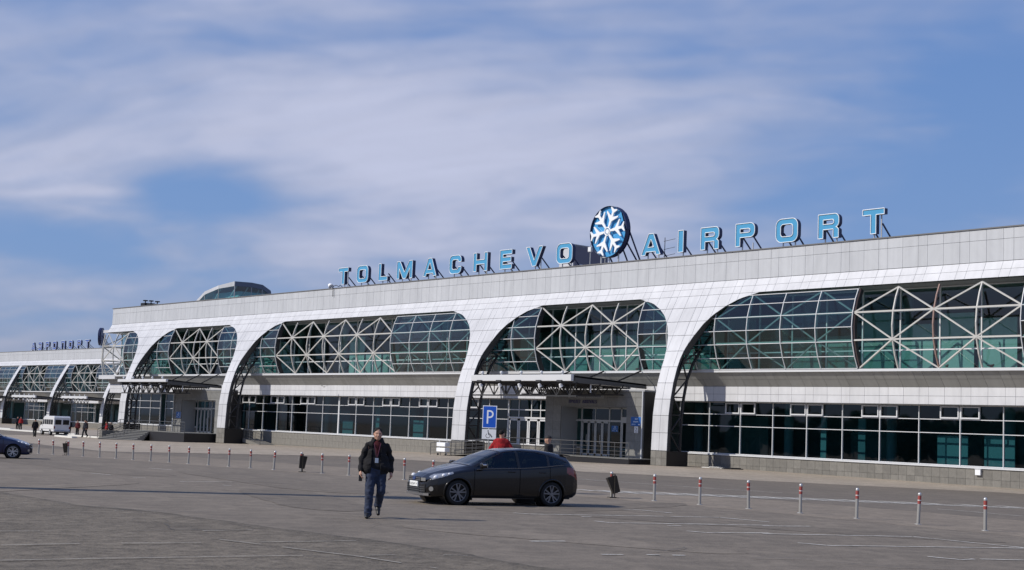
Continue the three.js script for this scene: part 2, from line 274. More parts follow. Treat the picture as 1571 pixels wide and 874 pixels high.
// a solid strip: rows of {l, r, y, z} from bottom to top, pushed back along (0, ny, nz)
function stripSlab(rows, t, ny = 0, nz = -1) {
  const f = [], P = (x, r, k) => V(x, r.y + ny * t * k, r.z + nz * t * k);
  for (let i = 0; i + 1 < rows.length; i++) {
    const a = rows[i], b = rows[i + 1]; if (a.r - a.l < .004 && b.r - b.l < .004) continue;
    f.push([P(a.l, a, 0), P(a.r, a, 0), P(b.r, b, 0), P(b.l, b, 0)], [P(a.r, a, 1), P(a.l, a, 1), P(b.l, b, 1), P(b.r, b, 1)]);
    f.push([P(a.l, a, 1), P(a.l, a, 0), P(b.l, b, 0), P(b.l, b, 1)], [P(a.r, a, 0), P(a.r, a, 1), P(b.r, b, 1), P(b.r, b, 0)]);
    if (i === 0) f.push([P(a.l, a, 1), P(a.r, a, 1), P(a.r, a, 0), P(a.l, a, 0)]);
    if (i + 2 === rows.length) f.push([P(b.l, b, 0), P(b.r, b, 0), P(b.r, b, 1), P(b.l, b, 1)]);
  }
  return f.length ? quads(f) : null;
}
const pick = (a) => a[Math.floor(rnd() * a.length)];
// pieces: the nearest "most" become meshes of their own, the others one joined part
function pieces(name, list, parent, most = 300) {
  list = list.filter((p) => p.geo); list.sort((a, b) => b.x - a.x);
  for (const p of list.slice(0, most)) part(name, worldUV(p.geo), p.mat, parent);
  const rest = new Map(); for (const p of list.slice(most)) { if (!rest.has(p.mat)) rest.set(p.mat, []); rest.get(p.mat).push(worldUV(p.geo)); }
  let big = null; for (const [m, g] of rest) if (!big || g.length > big[1].length) big = [m, g];
  if (big) { const all = [...rest.values()].flat(); const r = part(name + 's', all, big[0], parent); r.userData.kind = 'stuff'; }
}
const clad = (list, xa, xb, y0, z0, y1, z1, mats, gap = .008, t = .03) => { const j = jointsIn(xa, xb); for (let i = 0; i + 1 < j.length; i++) { const l = j[i] + gap, r = j[i + 1] - gap, dy = gap / (Math.hypot(y1 - y0, z1 - z0)), o = (rnd() - .5) * .006; list.push({ x: j[i], mat: pick(mats), geo: stripSlab([{ l, r, y: lerp(y0, y1, dy), z: lerp(z0, z1, dy) + o }, { l, r, y: lerp(y1, y0, dy), z: lerp(z1, z0, dy) + o }], t) }); } };

function facade(T, cfg) {
  const { x0: XL, x1: XR, bays, far } = cfg, most = far ? 0 : 300;
  const cd = (y) => far ? 0 : interp([6.5, 7.2, 7.9, 8.7, 9.3, 9.8, 10.25, 10.6], [0, .12, .4, .85, 1.4, 2.1, 3.0, 4.4], y);
  /* parapet */
  const par = part('parapet', [box(XL, XR, 11.5, 13.24, F0 - .5, F0 - .04), box(XL - .12, XR, 13.24, 13.31, F0 - .55, F0 + .05)], M.joint, T);
  let list = []; clad(list, XL, XR, 11.51, F0, 12.66, F0, M.panel); clad(list, XL, XR, 12.66, F0, 13.23, F0, M.panel); pieces('parapet_panel', list, par, most);
  /* shell */
  const back = [stripSlab([{ l: XL, r: XR, y: 10.6, z: -66.09 }, { l: XL, r: XR, y: 11.5, z: F0 - .045 }], .45)];
  list = []; clad(list, XL, XR, 10.6, -66.05, 11.05, -66.295, M.white); clad(list, XL, XR, 11.05, -66.295, 11.495, F0 + .003, M.white);
  const cl = [];
  const ys = [.87, 1.95, 3, 4, 5, 6, 7, 8, 8.9, 9.8, 10.6];
  for (const p of cfg.piers) {
    const L = (y) => p.l - (p.openL ? 0 : cd(y)), R = (y) => p.r + cd(y), mid = (p.l + p.r) / 2;
    const rows = []; for (let y = .85; y < 10.6; y += .16) rows.push({ l: L(y), r: R(y), y, z: shellZ(y) - .035 }); rows.push({ l: L(10.6), r: R(10.6), y: 10.6, z: -66.085 });
    const cut = rows.findIndex((r) => r.y > 6.7); back.push(stripSlab(rows.slice(0, cut + 1), .15), stripSlab(rows.slice(cut), .5));
    for (let k = 0; k + 1 < ys.length; k++) {
      const a = ys[k], b = ys[k + 1], n = a < 6 ? 3 : 8, j = b <= 6.1 ? [p.l, mid, p.r] : jointsIn(Math.min(L(a), L(b)), Math.max(R(a), R(b)));
      for (let i = 0; i + 1 < j.length; i++) {
        const rr = []; const o = (rnd() - .5) * .006;
        for (let s = 0; s <= n; s++) { const y = lerp(a + .011, b - .011, s / n); let l = Math.max(j[i] + .011, L(y)), r = Math.min(j[i + 1] - .011, R(y)); if (r < l) { const m = (clamp(l, L(y), R(y)) + clamp(r, L(y), R(y))) / 2; l = r = m; } rr.push({ l, r, y, z: shellZ(y) + o }); }
        while (rr.length > 2 && rr[0].r - rr[0].l < .004 && rr[1].r - rr[1].l < .004) rr.shift();
        while (rr.length > 2 && rr.at(-1).r - rr.at(-1).l < .004 && rr.at(-2).r - rr.at(-2).l < .004) rr.pop();
        if (Math.max(...rr.map((q) => q.r - q.l)) > .03) cl.push({ x: mid, mat: pick(M.white), geo: stripSlab(rr, .03) });
      }
    }
  }
  const shell = part('arched_shell', back.filter(Boolean), M.darkReturn, T);
  pieces('fascia_panel', list, shell, most); pieces('cladding_panel', cl, shell, most);
  /* stone feet and lattice behind every column */
  for (const p of cfg.piers) {
    if (p.r - p.l > 3) continue;
    const g = gy((p.l + p.r) / 2 + (cfg.dx || 0), -63) - (cfg.dy || 0) - .25;
    const foot = part('column_foot', worldUV(box(p.l, p.r, g, .85, -64.85, -63.02)), M.nearBlack, T);  // foot sides carry their shade as near-black; lighter stones on the front only
    const st = []; for (let i = 0; i < 3; i++) for (let k = 0; k < 3; k++) { const a = lerp(p.l, p.r, i / 3), b = lerp(p.l, p.r, (i + 1) / 3), c = .85 - .44 * k, d = Math.max(g, .85 - .44 * (k + 1)); if (c > d + .05) st.push({ x: a, mat: pick(M.granite), geo: rbox(a + .006, b - .006, d + .006, c - .004, -63.05, -62.985, .006, 1) }); }
    pieces('foot_stone', st, foot, far ? 0 : 300);
    const bars = [];
    for (const s of [-1, 1]) {
      const at = (y, d) => V((s > 0 ? p.r - .1 + cd(y) : p.l + .1 - cd(y)), y, shellZ(y) - lerp(.28, .6, smooth(5.5, 7.2, y)) - d);
      const yy = [.85, 1.95, 3.05, 4.15, 5.25, 6.3, 7.2, 8.0, 8.7, 9.25, 9.75]; if (far) yy.length = 10;
      for (let i = 0; i + 1 < yy.length; i++) {
        const a = yy[i], b = yy[i + 1];
        bars.push(beam(at(a, 0), at(b, 0), .12, .12), beam(at(a, .95), at(b, .95), .13, .13, V(0, 0, 1)), i % 2 ? beam(at(a, 0), at(b, .95), .075, .075) : beam(at(a, .95), at(b, 0), .075, .075), beam(at(b, 0), at(b, .95), .06, .06, V(1, 0, 0)));
      }
    }
    for (const y of [1.95, 4.15, 6.3]) bars.push(beam(V(p.l + .1, y, shellZ(y) - 1.25), V(p.r - .1, y, shellZ(y) - 1.25), .07, .07));
    part('column_lattice', bars, M.steel, T);
  }
  /* ledge, sloping soffit, white band */
  part('ledge', box(XL, XR, 5.78, 5.93, -68.3, -66.02), M.frame, T);
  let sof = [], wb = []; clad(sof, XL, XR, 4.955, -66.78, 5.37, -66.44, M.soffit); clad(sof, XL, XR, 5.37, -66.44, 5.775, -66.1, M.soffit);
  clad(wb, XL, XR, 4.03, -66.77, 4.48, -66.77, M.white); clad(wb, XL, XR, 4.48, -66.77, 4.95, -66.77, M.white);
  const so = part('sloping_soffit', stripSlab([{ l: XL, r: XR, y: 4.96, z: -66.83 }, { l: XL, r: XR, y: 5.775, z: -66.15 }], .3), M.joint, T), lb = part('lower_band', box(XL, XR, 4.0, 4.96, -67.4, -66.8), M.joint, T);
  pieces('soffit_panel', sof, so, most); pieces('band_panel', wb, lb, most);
  /* curved upper glazing and the trusses */
  const GY = [5.95, 6.61, 7.43, 8.24, 9.05, 9.83, 10.42];
  for (const b of bays) {
    const a = b.x0 - .9, z = b.x1 + .9, ks = []; for (let k = Math.ceil((a - b.t) / 2.575); b.t + 2.575 * k <= z; k++) ks.push(k);
    const X = (k) => b.t + 2.575 * k, open = (x) => x > b.open[0] + .1 && x < b.open[1] - .1;
    const pt = (x, y, o) => V(x, y, bulge(y, o));
    const spans = [[a, Math.min(b.open[0], z)], [Math.max(b.open[1], a), z]].filter(([p, q]) => q - p > .3);
    for (const [p, q] of spans) {
      const fr = [], panes = [];
      for (const y of GY) fr.push(beam(pt(p, y, .12), pt(q, y, .12), .042, .04));
      const xs = [p, ...ks.map(X).filter((x) => x > p + .1 && x < q - .1), q];
      xs.forEach((x, i) => { for (let s = 0; s + 1 < GY.length; s++) fr.push(beam(pt(x, GY[s], .13), pt(x, GY[s + 1], .13), .042, .055, V(0, 0, 1))); if (i + 1 < xs.length) for (let s = 0; s + 1 < GY.length; s++) panes.push(quads([[pt(x, GY[s], .11), pt(xs[i + 1], GY[s], .11), pt(xs[i + 1], GY[s + 1], .11), pt(x, GY[s + 1], .11)]])); });
      const f = part('curved_glazing', fr, M.frame, T); panes.forEach((g, i) => part('pane', g, M.glassUp[i % 7 === 3 ? 1 : 0], f));
    }
    // truss: rails at two heights, curved struts, crossing braces
    const H = [10.42, 9.06, 7.5, 5.95], rails = [];
    for (const y of [9.06, 7.5]) rails.push(beam(pt(Math.max(a, X(ks[0])), y, 0), pt(Math.min(z, X(ks.at(-1))), y, 0), .09, .09));
    const mat = b.rusty ? M.truss : M.truss, tr = part('bay_truss', rails, mat, T);
    for (const k of ks) {
      const seg = []; for (let s = 0; s + 1 < GY.length; s++) seg.push(beam(pt(X(k), GY[s], 0), pt(X(k), GY[s + 1], 0), .075, .10, V(0, 0, 1)));
      const lit = X(k) > b.open[0] - .3 && X(k) < b.open[1] + .3;  // steel behind the glass takes a greyer, unlit copy of the colour
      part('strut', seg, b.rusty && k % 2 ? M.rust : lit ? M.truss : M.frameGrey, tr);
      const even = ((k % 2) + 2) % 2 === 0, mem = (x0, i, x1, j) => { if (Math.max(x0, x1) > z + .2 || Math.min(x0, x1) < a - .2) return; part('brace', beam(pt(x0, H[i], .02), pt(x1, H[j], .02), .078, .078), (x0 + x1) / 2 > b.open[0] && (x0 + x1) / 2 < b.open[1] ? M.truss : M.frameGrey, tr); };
      if (even) { mem(X(k), 0, X(k + 1), 1); mem(X(k), 0, X(k - 1), 1); mem(X(k), 2, X(k + 1), 1); mem(X(k), 2, X(k - 1), 1); mem(X(k), 2, X(k + 1), 3); mem(X(k), 2, X(k - 1), 3); }
    }
    // dark returns where outer glass stops and the truss lies bare
    for (const x of b.open) if (x > a && x < z) { const q = []; for (let s = 0; s + 1 < GY.length; s++) q.push(beam(pt(x, GY[s], -.12), pt(x, GY[s + 1], -.12), .10, .36, V(0, 0, 1))); part('side_frame', q, M.steel, T); }
    // inner wall of glass
    const iz = -68.25, inner = []; for (const y of [5.95, 7.1, 9.3, 10.55]) inner.push(box(b.x0 - 2, b.x1 + 2, y - .035, y + .035, iz - .05, iz + .05));
    const ix = []; for (let x = b.t + 1.2; x < b.x1 + 2; x += 2.575) ix.push(x); for (let x = b.t + 1.2 - 2.575; x > b.x0 - 2; x -= 2.575) ix.unshift(x);
    for (const x of ix) inner.push(box(x - .035, x + .035, 5.95, 10.55, iz - .06, iz + .06));
    const ig = part('inner_glazing', inner, M.frame, T); for (let i = 0; i + 1 < ix.length; i++) part('pane', quads([[V(ix[i], 5.95, iz), V(ix[i + 1], 5.95, iz), V(ix[i + 1], 10.55, iz), V(ix[i], 10.55, iz)]]), M.glassIn, ig);
  }
  /* ground floor: plinth, sill, glass */
  const low = gy(XL + (cfg.dx || 0), -67) - (cfg.dy || 0) - .4;
  const pl = part('plinth', box(XL, XR, low, .72, -67.4, -66.96), M.joint, T), stones = [];
  for (let x = XL, i = 0; x < XR - .2; x += .52, i++) for (let k = 0; k < 4; k++) { const t = .72 - .55 * k, bt = t - .55; if (t < gy(x + (cfg.dx || 0), -67) - (cfg.dy || 0) - .03) continue; stones.push({ x, mat: pick(M.granite), geo: box(x + .006, Math.min(XR, x + .52) - .006, bt + .006, t - .006, -66.97, -66.925 + (rnd() - .5) * .006) }); }
  pieces('plinth_stone', stones, pl, most);
  part('sill', box(XL, XR, .72, .80, -67.36, -66.86), M.frame, T);
  for (const s of cfg.ground) {
    const gz = -67.3, f = [], xs = [s.x0, ...s.m.filter((x) => x > s.x0 + .2 && x < s.x1 - .2), s.x1], yy = [.8, 2.52, 3.25, 4.02];
    for (const y of [.83, 2.52, 3.25, 3.99]) f.push(box(s.x0, s.x1, y - .020, y + .020, gz - .05, gz + .05));
    for (const x of xs) { const w = Math.abs(x - (s.thick ?? 1e9)) < .1 ? .09 : .021; f.push(box(x - w, x + w, .8, 4.02, gz - .06, gz + .075)); }
    const gg = part('ground_glazing', f, M.frame, T);
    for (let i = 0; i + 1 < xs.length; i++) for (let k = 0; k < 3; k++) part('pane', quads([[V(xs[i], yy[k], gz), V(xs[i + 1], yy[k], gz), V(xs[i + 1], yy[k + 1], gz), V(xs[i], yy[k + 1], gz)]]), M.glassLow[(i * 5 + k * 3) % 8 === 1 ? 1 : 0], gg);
    for (const v of s.vents || []) for (const d of [-1, 1]) {
      const a = v + d * .05, c = v + d * 1.2, lo = Math.min(a, c), hi = Math.max(a, c), z0 = gz + .03, z1 = gz + .13;
      if (lo < s.x0 || hi > s.x1) continue;
      part('vent_window', [box(lo, hi, 3.29, 3.37, z0, z1), box(lo, hi, 3.89, 3.95, z0, z1), box(lo, lo + .065, 3.37, 3.89, z0, z1), box(hi - .065, hi, 3.37, 3.89, z0, z1)], M.frame, gg);
    }
  }
  /* inside: floors, ceilings, back walls, pillars; roof and closing walls */
  const ZB = -84, XE = cfg.end ?? XL;
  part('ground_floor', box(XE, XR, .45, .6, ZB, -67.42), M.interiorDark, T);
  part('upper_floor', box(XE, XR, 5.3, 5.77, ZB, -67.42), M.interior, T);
  part('upper_ceiling', box(XE, XR, 10.6, 10.9, ZB, -66.6), M.roof, T);
  part('inner_wall', box(XE, XR, .6, 10.6, ZB - .3, ZB), M.interior, T); part('hall_wall', box(XE, XR, .6, 5.3, -75.4, -75.2), M.interior, T);
  const pil = []; for (let x = XE + 4; x < XR; x += 7.7) { const c = new THREE.CylinderGeometry(.3, .3, 5, 14); c.translate(x, 3.1, -71.5); const d = new THREE.CylinderGeometry(.3, .3, 5, 14); d.translate(x, 8.2, -73); pil.push(c, d); }
  for (const c of pil) part('pillar', c, M.frame, T);
  for (let x = XE + 9; x < XR - 6; x += 9 + 6 * rnd()) { const w = 2 + 4 * rnd(); part('partition', box(x, x + w, .6, 2.6 + rnd(), -72, -71.8), M.interior, T); part('partition', box(x + 3, x + 3 + w, 5.9, 8.2, -74, -73.8), M.paleBoard, T); }
  if (!far) for (let x = XE + 2; x < XR - 4; x += 2.6) if (fbm(x * .13, 2, 9, 3) > (x > -76 ? -.25 : .06)) part('pale_board', box(x, x + 2.3, 5.8, 7.7 + 1.8 * rnd(), -69.55, -69.5), rnd() > .4 ? M.paleBoard : M.interior, T);  // pale boards added inside to brighten the upper glass, mostly at right
  part('roof', box(XE, XR, 12.9, 13.15, -104, F0 - .5), M.roof, T);
  part('rear_wall', box(XE, XR, -1.2, 12.9, -104.3, -104), M.roof, T);
  if (!far) for (const [x, w, y] of [[-46.2, 1.9, 2.4], [-43.3, 1.8, 2.5], [-40.6, 1.5, 2.45], [-51.5, .5, 3.2], [-54.2, .4, 3.4], [-90, .6, 3.3], [-95.5, 1.4, 2.2], [-101, .6, 3.2], [-106, 1.6, 2.0]]) part('pale_panel', box(x, x + w, .6, y, -68.9, -68.82), M.paleBoard, T);  // pale panels added to lift the tone of the dark ground-floor glass
  part('end_wall', box(XE, XE + .3, -1.2, 12.9, -104, -67.45), M.panel[1], T);
  part('end_wall', box(XR - .3, XR, -1.2, 12.9, -104, -67.45), M.panel[1], T);
}
const step = (a, d, n) => Array.from({ length: n }, (_, i) => a + d * i);
const terminal = thing('airport_terminal', 'long pale two-storey airport terminal with white arched shell and curved glazing, nearest building', 'terminal');
facade(terminal, {
  x0: -149.8, x1: -13, end: -147.5,
  bays: [
    { x0: -25.4, x1: -14, t: -15.5, open: [-99, -98] },
    { x0: -61.18, x1: -26.9, t: -46.9, open: [-49.5, -39.15], rusty: true },
    { x0: -81.12, x1: -62.52, t: -76.7, open: [-76.7, -66.4] },
    { x0: -116.35, x1: -82.72, t: -112.4, open: [-112.4, -94.4] },
    { x0: -137.5, x1: -117.85, t: -133.4, open: [-133.4, -123.1] },
    { x0: -150.2, x1: -138.9, t: -149.4, open: [-152, -143.9] }],
  piers: [{ l: -26.9, r: -25.4 }, { l: -62.52, r: -61.18 }, { l: -82.72, r: -81.12 }, { l: -117.85, r: -116.35 }, { l: -138.9, r: -137.5 }, { l: -14, r: -13 }],
  ground: [
    { x0: -64.2, x1: -13.2, m: step(-64.24, 2.56, 20), vents: step(-59.12, 5.12, 9) },
    { x0: -121.5, x1: -81.5, m: [...step(-119.69, 2.57, 6), -104.27, ...step(-101.61, 2.555, 10)], thick: -104.27, vents: [-119.69, -114.52, -109.31, -101.61, -96.5, -91.39, -86.2] },
    { x0: -137, x1: -127.6, m: [-134.5, -132, -129.5], vents: [-132.2] },
    { x0: -147.4, x1: -138.2, m: step(-145.5, 2.5, 3) }],
});
// the corner truss turns round the open north end
{
  const q = [], H = [10.42, 9.06, 7.5, 5.95], at = (y, d) => V(-150.3 - .62 * (1 - ((y - 8.2) / 2.3) ** 2), y, -66.1 - d);
  for (const y of [9.06, 7.5]) q.push(beam(at(y, 0), at(y, 7.5), .12, .12));
  for (let i = 0; i < 4; i++) { for (let s = 0; s < 3; s++) q.push(beam(at(H[s], i * 2.5), at(H[s + 1], i * 2.5), .11, .11, V(1, 0, 0))); }
  for (let i = 0; i < 3; i++) { const a = i * 2.5, b = a + 2.5; const [p, r] = i % 2 ? [a, b] : [b, a]; q.push(beam(at(H[0], p), at(H[1], r), .1, .1), beam(at(H[1], r), at(H[2], p), .1, .1), beam(at(H[2], p), at(H[3], r), .1, .1)); }
  part('corner_truss', q, M.truss, terminal);
  part('corner_roof', [box(-151.2, -147, 10.6, 10.9, -75, -66.2), box(-151.2, -147, 5.5, 5.93, -75, -66.0)], M.white[0], terminal);
}
const wing = thing('terminal_wing', 'farther terminal wing on the left with slanting columns and dark roof lettering', 'terminal', [0, -.7, -33.4]);
facade(wing, {
  far: true, x0: -330, x1: -205, dy: -.7,
  bays: [
    { x0: -329, x1: -286, t: -310, open: [-304, -294] }, { x0: -284.8, x1: -263.3, t: -282.5, open: [-282.5, -272.2] },
    { x0: -262, x1: -241.4, t: -259.8, open: [-259.8, -249.5] }, { x0: -240.1, x1: -219.6, t: -237.6, open: [-237.6, -227.3] }, { x0: -218.4, x1: -206, t: -216, open: [-216, -208] }],
  piers: [{ l: -286, r: -284.8 }, { l: -263.3, r: -262 }, { l: -241.4, r: -240.1 }, { l: -219.6, r: -218.4 }],
  ground: [[-329, -285], [-284, -275], [-262.5, -253], [-241, -231], [-219, -206]].map(([a, b]) => ({ x0: a, x1: b, m: step(a + 2, 2.5, 20).filter((x) => x < b) })),
});

/* ---------- roof lettering ---------- */
const P2 = (pts) => { const s = new THREE.Shape(); pts.forEach((p, i) => (i ? s.lineTo(p[0], p[1]) : s.moveTo(p[0], p[1]))); s.closePath(); return s; };
function roundPts(x0, x1, y0, y1, r, corners = [1, 1, 1, 1]) { // bl, br, tr, tl
  const o = [], c = [[x0 + r, y0 + r, Math.PI], [x1 - r, y0 + r, 1.5 * Math.PI], [x1 - r, y1 - r, 0], [x0 + r, y1 - r, .5 * Math.PI]], e = [[x0, y0], [x1, y0], [x1, y1], [x0, y1]];
  c.forEach(([cx, cy, a], i) => { if (!corners[i]) o.push(e[i]); else for (let k = 0; k <= 5; k++) { const t = a + k / 5 * Math.PI / 2; o.push([cx + r * Math.cos(t), cy + r * Math.sin(t)]); } }); return o;
}
function glyph(ch, w, h) { // contours: [outer, ...holes]
  const t = Math.min(.36, w * .27), T = .33;
  const ring = (x0, x1, y0, y1, r) => [roundPts(x0, x1, y0, y1, r), roundPts(x0 + t, x1 - t, y0 + T, y1 - T, Math.max(.06, r - .22))];
  switch (ch) {
    case 'I': return [[[0, 0], [w, 0], [w, h], [0, h]]];
    case 'T': { const a = (w - t) / 2; return [[[a, 0], [a + t, 0], [a + t, h - T], [w, h - T], [w, h], [0, h], [0, h - T], [a, h - T]]]; }
    case 'L': return [[[0, 0], [w, 0], [w, T], [t, T], [t, h], [0, h]]];
    case 'H': { const m = (h - T) / 2; return [[[0, 0], [t, 0], [t, m], [w - t, m], [w - t, 0], [w, 0], [w, h], [w - t, h], [w - t, m + T], [t, m + T], [t, h], [0, h]]]; }
    case 'П': return [[[0, 0], [t, 0], [t, h - T], [w - t, h - T], [w - t, 0], [w, 0], [w, h], [0, h]]];
    case 'E': { const m = (h - T) / 2; return [[[0, 0], [w, 0], [w, T], [t, T], [t, m], [w * .93, m], [w * .93, m + T], [t, m + T], [t, h - T], [w, h - T], [w, h], [0, h]]]; }
    case 'V': { const c = w / 2, s = t * .55; return [[[c - s, 0], [c + s, 0], [w, h], [w - t * 1.12, h], [c, h * .30], [t * 1.12, h], [0, h]]]; }
    case 'M': { const c = w / 2, q = t * .95; return [[[0, 0], [q, 0], [q, h * .58], [c - .2, 0], [c + .2, 0], [w - q, h * .58], [w - q, 0], [w, 0], [w, h], [w - q * 1.25, h], [c, h * .36], [q * 1.25, h], [0, h]]]; }
    case 'A': case 'А': { const c = w / 2, s = t * .62, x = (y) => (c - s) * y / h; return [[[0, 0], [t * 1.05, 0], [t * 1.05 + .07, .22], [w - t * 1.05 - .07, .22], [w - t * 1.05, 0], [w, 0], [c + s, h], [c - s, h]], [[c - (c - x(.52) - t * 1.02), .52], [c + (c - x(.52) - t * 1.02), .52], [c + .03, h - .40], [c - .03, h - .40]]]; }
    case 'O': case 'О': return ring(0, w, 0, h, .42);
    case 'C': { const o = roundPts(0, w, 0, h, .40), inn = roundPts(t, w - t, T, h - T, .18); const y0 = h * .36, y1 = h * .64;
      const out = [], i0 = []; for (const p of o) out.push(p); // outer ccw from bottom-left
      const right = (p) => p[0] > w - 1e-3; const a = out.filter((p) => !(right(p) && p[1] > y0 && p[1] < y1));
      const k = a.findIndex((p) => p[0] > w - .01 && p[1] > h / 2); const first = a.slice(0, k), second = a.slice(k);
      const innr = inn.filter(() => true); const ki = innr.findIndex((p) => p[0] > w - t - .01 && p[1] > h / 2); const f2 = innr.slice(0, ki), s2 = innr.slice(ki);
      return [[...first, [w, y0], [w - t, y0], ...f2.reverse(), ...s2.reverse(), [w - t, y1], [w, y1], ...second]]; }
    case 'Э': { const g = glyph('C', w, h)[0].map(([x, y]) => [w - x, y]).reverse(); return [g, null, [[w * .35, h / 2 - T / 2], [w - t * .9, h / 2 - T / 2], [w - t * .9, h / 2 + T / 2], [w * .35, h / 2 + T / 2]]]; }
    case 'P': case 'Р': { const m = h * .40; const o = [[0, 0], [t, 0], [t, m - .02], ...roundPts(t, w, m - .02, h, .34, [0, 1, 1, 0]).slice(1, -1), [0, h]]; return [o, roundPts(t, w - t, m + T - .06, h - T, .14, [0, 1, 1, 0])]; }
    case 'R': { const m = h * .36; const o = [[0, 0], [t, 0], [t, m], [w - t - .04, m], [w - t - .04, 0], [w - .02, 0], [w - .02, m - .02], [w - .12, m + .08], ...roundPts(t, w, m + .10, h, .30, [0, 1, 1, 0]).slice(2, -1), [0, h]]; return [o, roundPts(t, w - t, m + T - .02, h - T, .13, [0, 1, 1, 0])]; }
  }
}
function letter(ch, x0, w, y0, h, zf, roofY, label, group, dark, name = 'roof_letter') {
  const o = thing(name, label, 'letter', [x0, roofY, zf], 0, group), [outer, ...rest] = glyph(ch, w, h), dy = y0 - roofY, holes = rest.filter((r, i) => r && i === 0 && rest.length === 1), extra = rest.length > 1 ? rest[1] : null;
  const shapes = [P2(outer)]; holes.forEach((k) => shapes[0].holes.push(P2(k))); if (extra) shapes.push(P2(extra));
  const body = new THREE.ExtrudeGeometry(shapes, { depth: .27, bevelEnabled: false }); body.translate(0, dy, -.29); part('letter_case', body, M.letterSide, o);
  const face = new THREE.ExtrudeGeometry(shapes, { depth: .02, bevelEnabled: false }); face.translate(0, dy, -.02); part('letter_face', face, dark ? M.letterDark : M.letterFace, o);
  const tubes = []; for (const c of [outer, ...holes, ...(extra ? [extra] : [])]) for (let i = 0; i < c.length; i++) { const a = c[i], b = c[(i + 1) % c.length]; if (Math.hypot(a[0] - b[0], a[1] - b[1]) > .004) tubes.push(bar(V(a[0], a[1] + dy, .02), V(b[0], b[1] + dy, .02), .028, 5)); }
  part('neon_tube', tubes, M.neon, o);
  const legs = w > .8 ? [w * .22, w * .78] : [w * .5];
  const solid = ch === 'T' || ch === 'V' || ch === 'Т' ? [w * .42, w * .75] : legs;
  for (const x of solid) part('leg', beam(V(x, 0, -.25), V(x, dy + h * ((ch === 'T' || ch === 'V') && x > w * .6 ? .8 : .15), -.25), .06, .06, V(0, 0, 1)), M.silver, o);
  for (const x of legs) part('brace', beam(V(x, dy + h * .42, -.28), V(x, 0, -1.45), .07, .07), M.letterSide, o);
  return o;
}
const LT = [['T', -104.84, 1.48], ['O', -101.99, 1.69], ['L', -98.72, 1.27], ['M', -96.09, 2.15], ['A', -92.43, 1.75], ['C', -88.99, 1.51], ['H', -85.94, 1.68], ['E', -82.75, 1.39], ['V', -79.73, 1.84], ['O', -76.36, 1.66],
  ['A', -67.82, 1.76], ['I', -64.45, .45], ['R', -62.46, 1.53], ['P', -59.53, 1.53], ['O', -56.32, 1.66], ['R', -53.13, 1.49], ['T', -49.97, 1.47]];
const LN = ['letter T starting the word left of the round emblem', 'letter O second in the left word, after the T', 'letter L third in the left word, between O and M', 'letter M fourth in the left word, the widest letter', 'letter A fifth in the left word, between M and C', 'letter C sixth in the left word', 'letter H seventh in the left word, between C and E', 'letter E eighth in the left word, between H and V', 'letter V ninth in the left word', 'letter O ending the left word in front of the white hut',
  'letter A starting the word right of the round emblem', 'narrow letter I second in the right word', 'letter R third in the right word, between I and P', 'letter P fourth in the right word', 'letter O fifth in the right word, between P and R', 'letter R sixth in the right word, between O and T', 'letter T ending the right word at far right'];
LT.forEach(([c, x, w], i) => letter(c, x, w, 13.62, 1.42, -66.9, 13.15, 'blue roof ' + LN[i], 'blue letters on the terminal roof'));
[['А', 385, 'first letter, A'], ['Э', 465, 'second letter, a reversed E'], ['Р', 550, 'third letter, beside the reversed E'], ['О', 632, 'fourth letter, the first ring'], ['П', 725, 'fifth letter, shaped like a gate'], ['О', 808, 'sixth letter, the second ring'], ['Р', 900, 'seventh letter, before the final T'], ['T', 985, 'last letter, T beside the round emblem']].forEach(([c, a, l]) => letter(c, -259.7 + (a - 385) * .0402 - .85, 1.6, 12.72, 1.45, -100.4, 12.45, 'dark blue ' + l + ', on the far wing roof', 'dark letters on the far wing roof', true, 'wing_letter'));
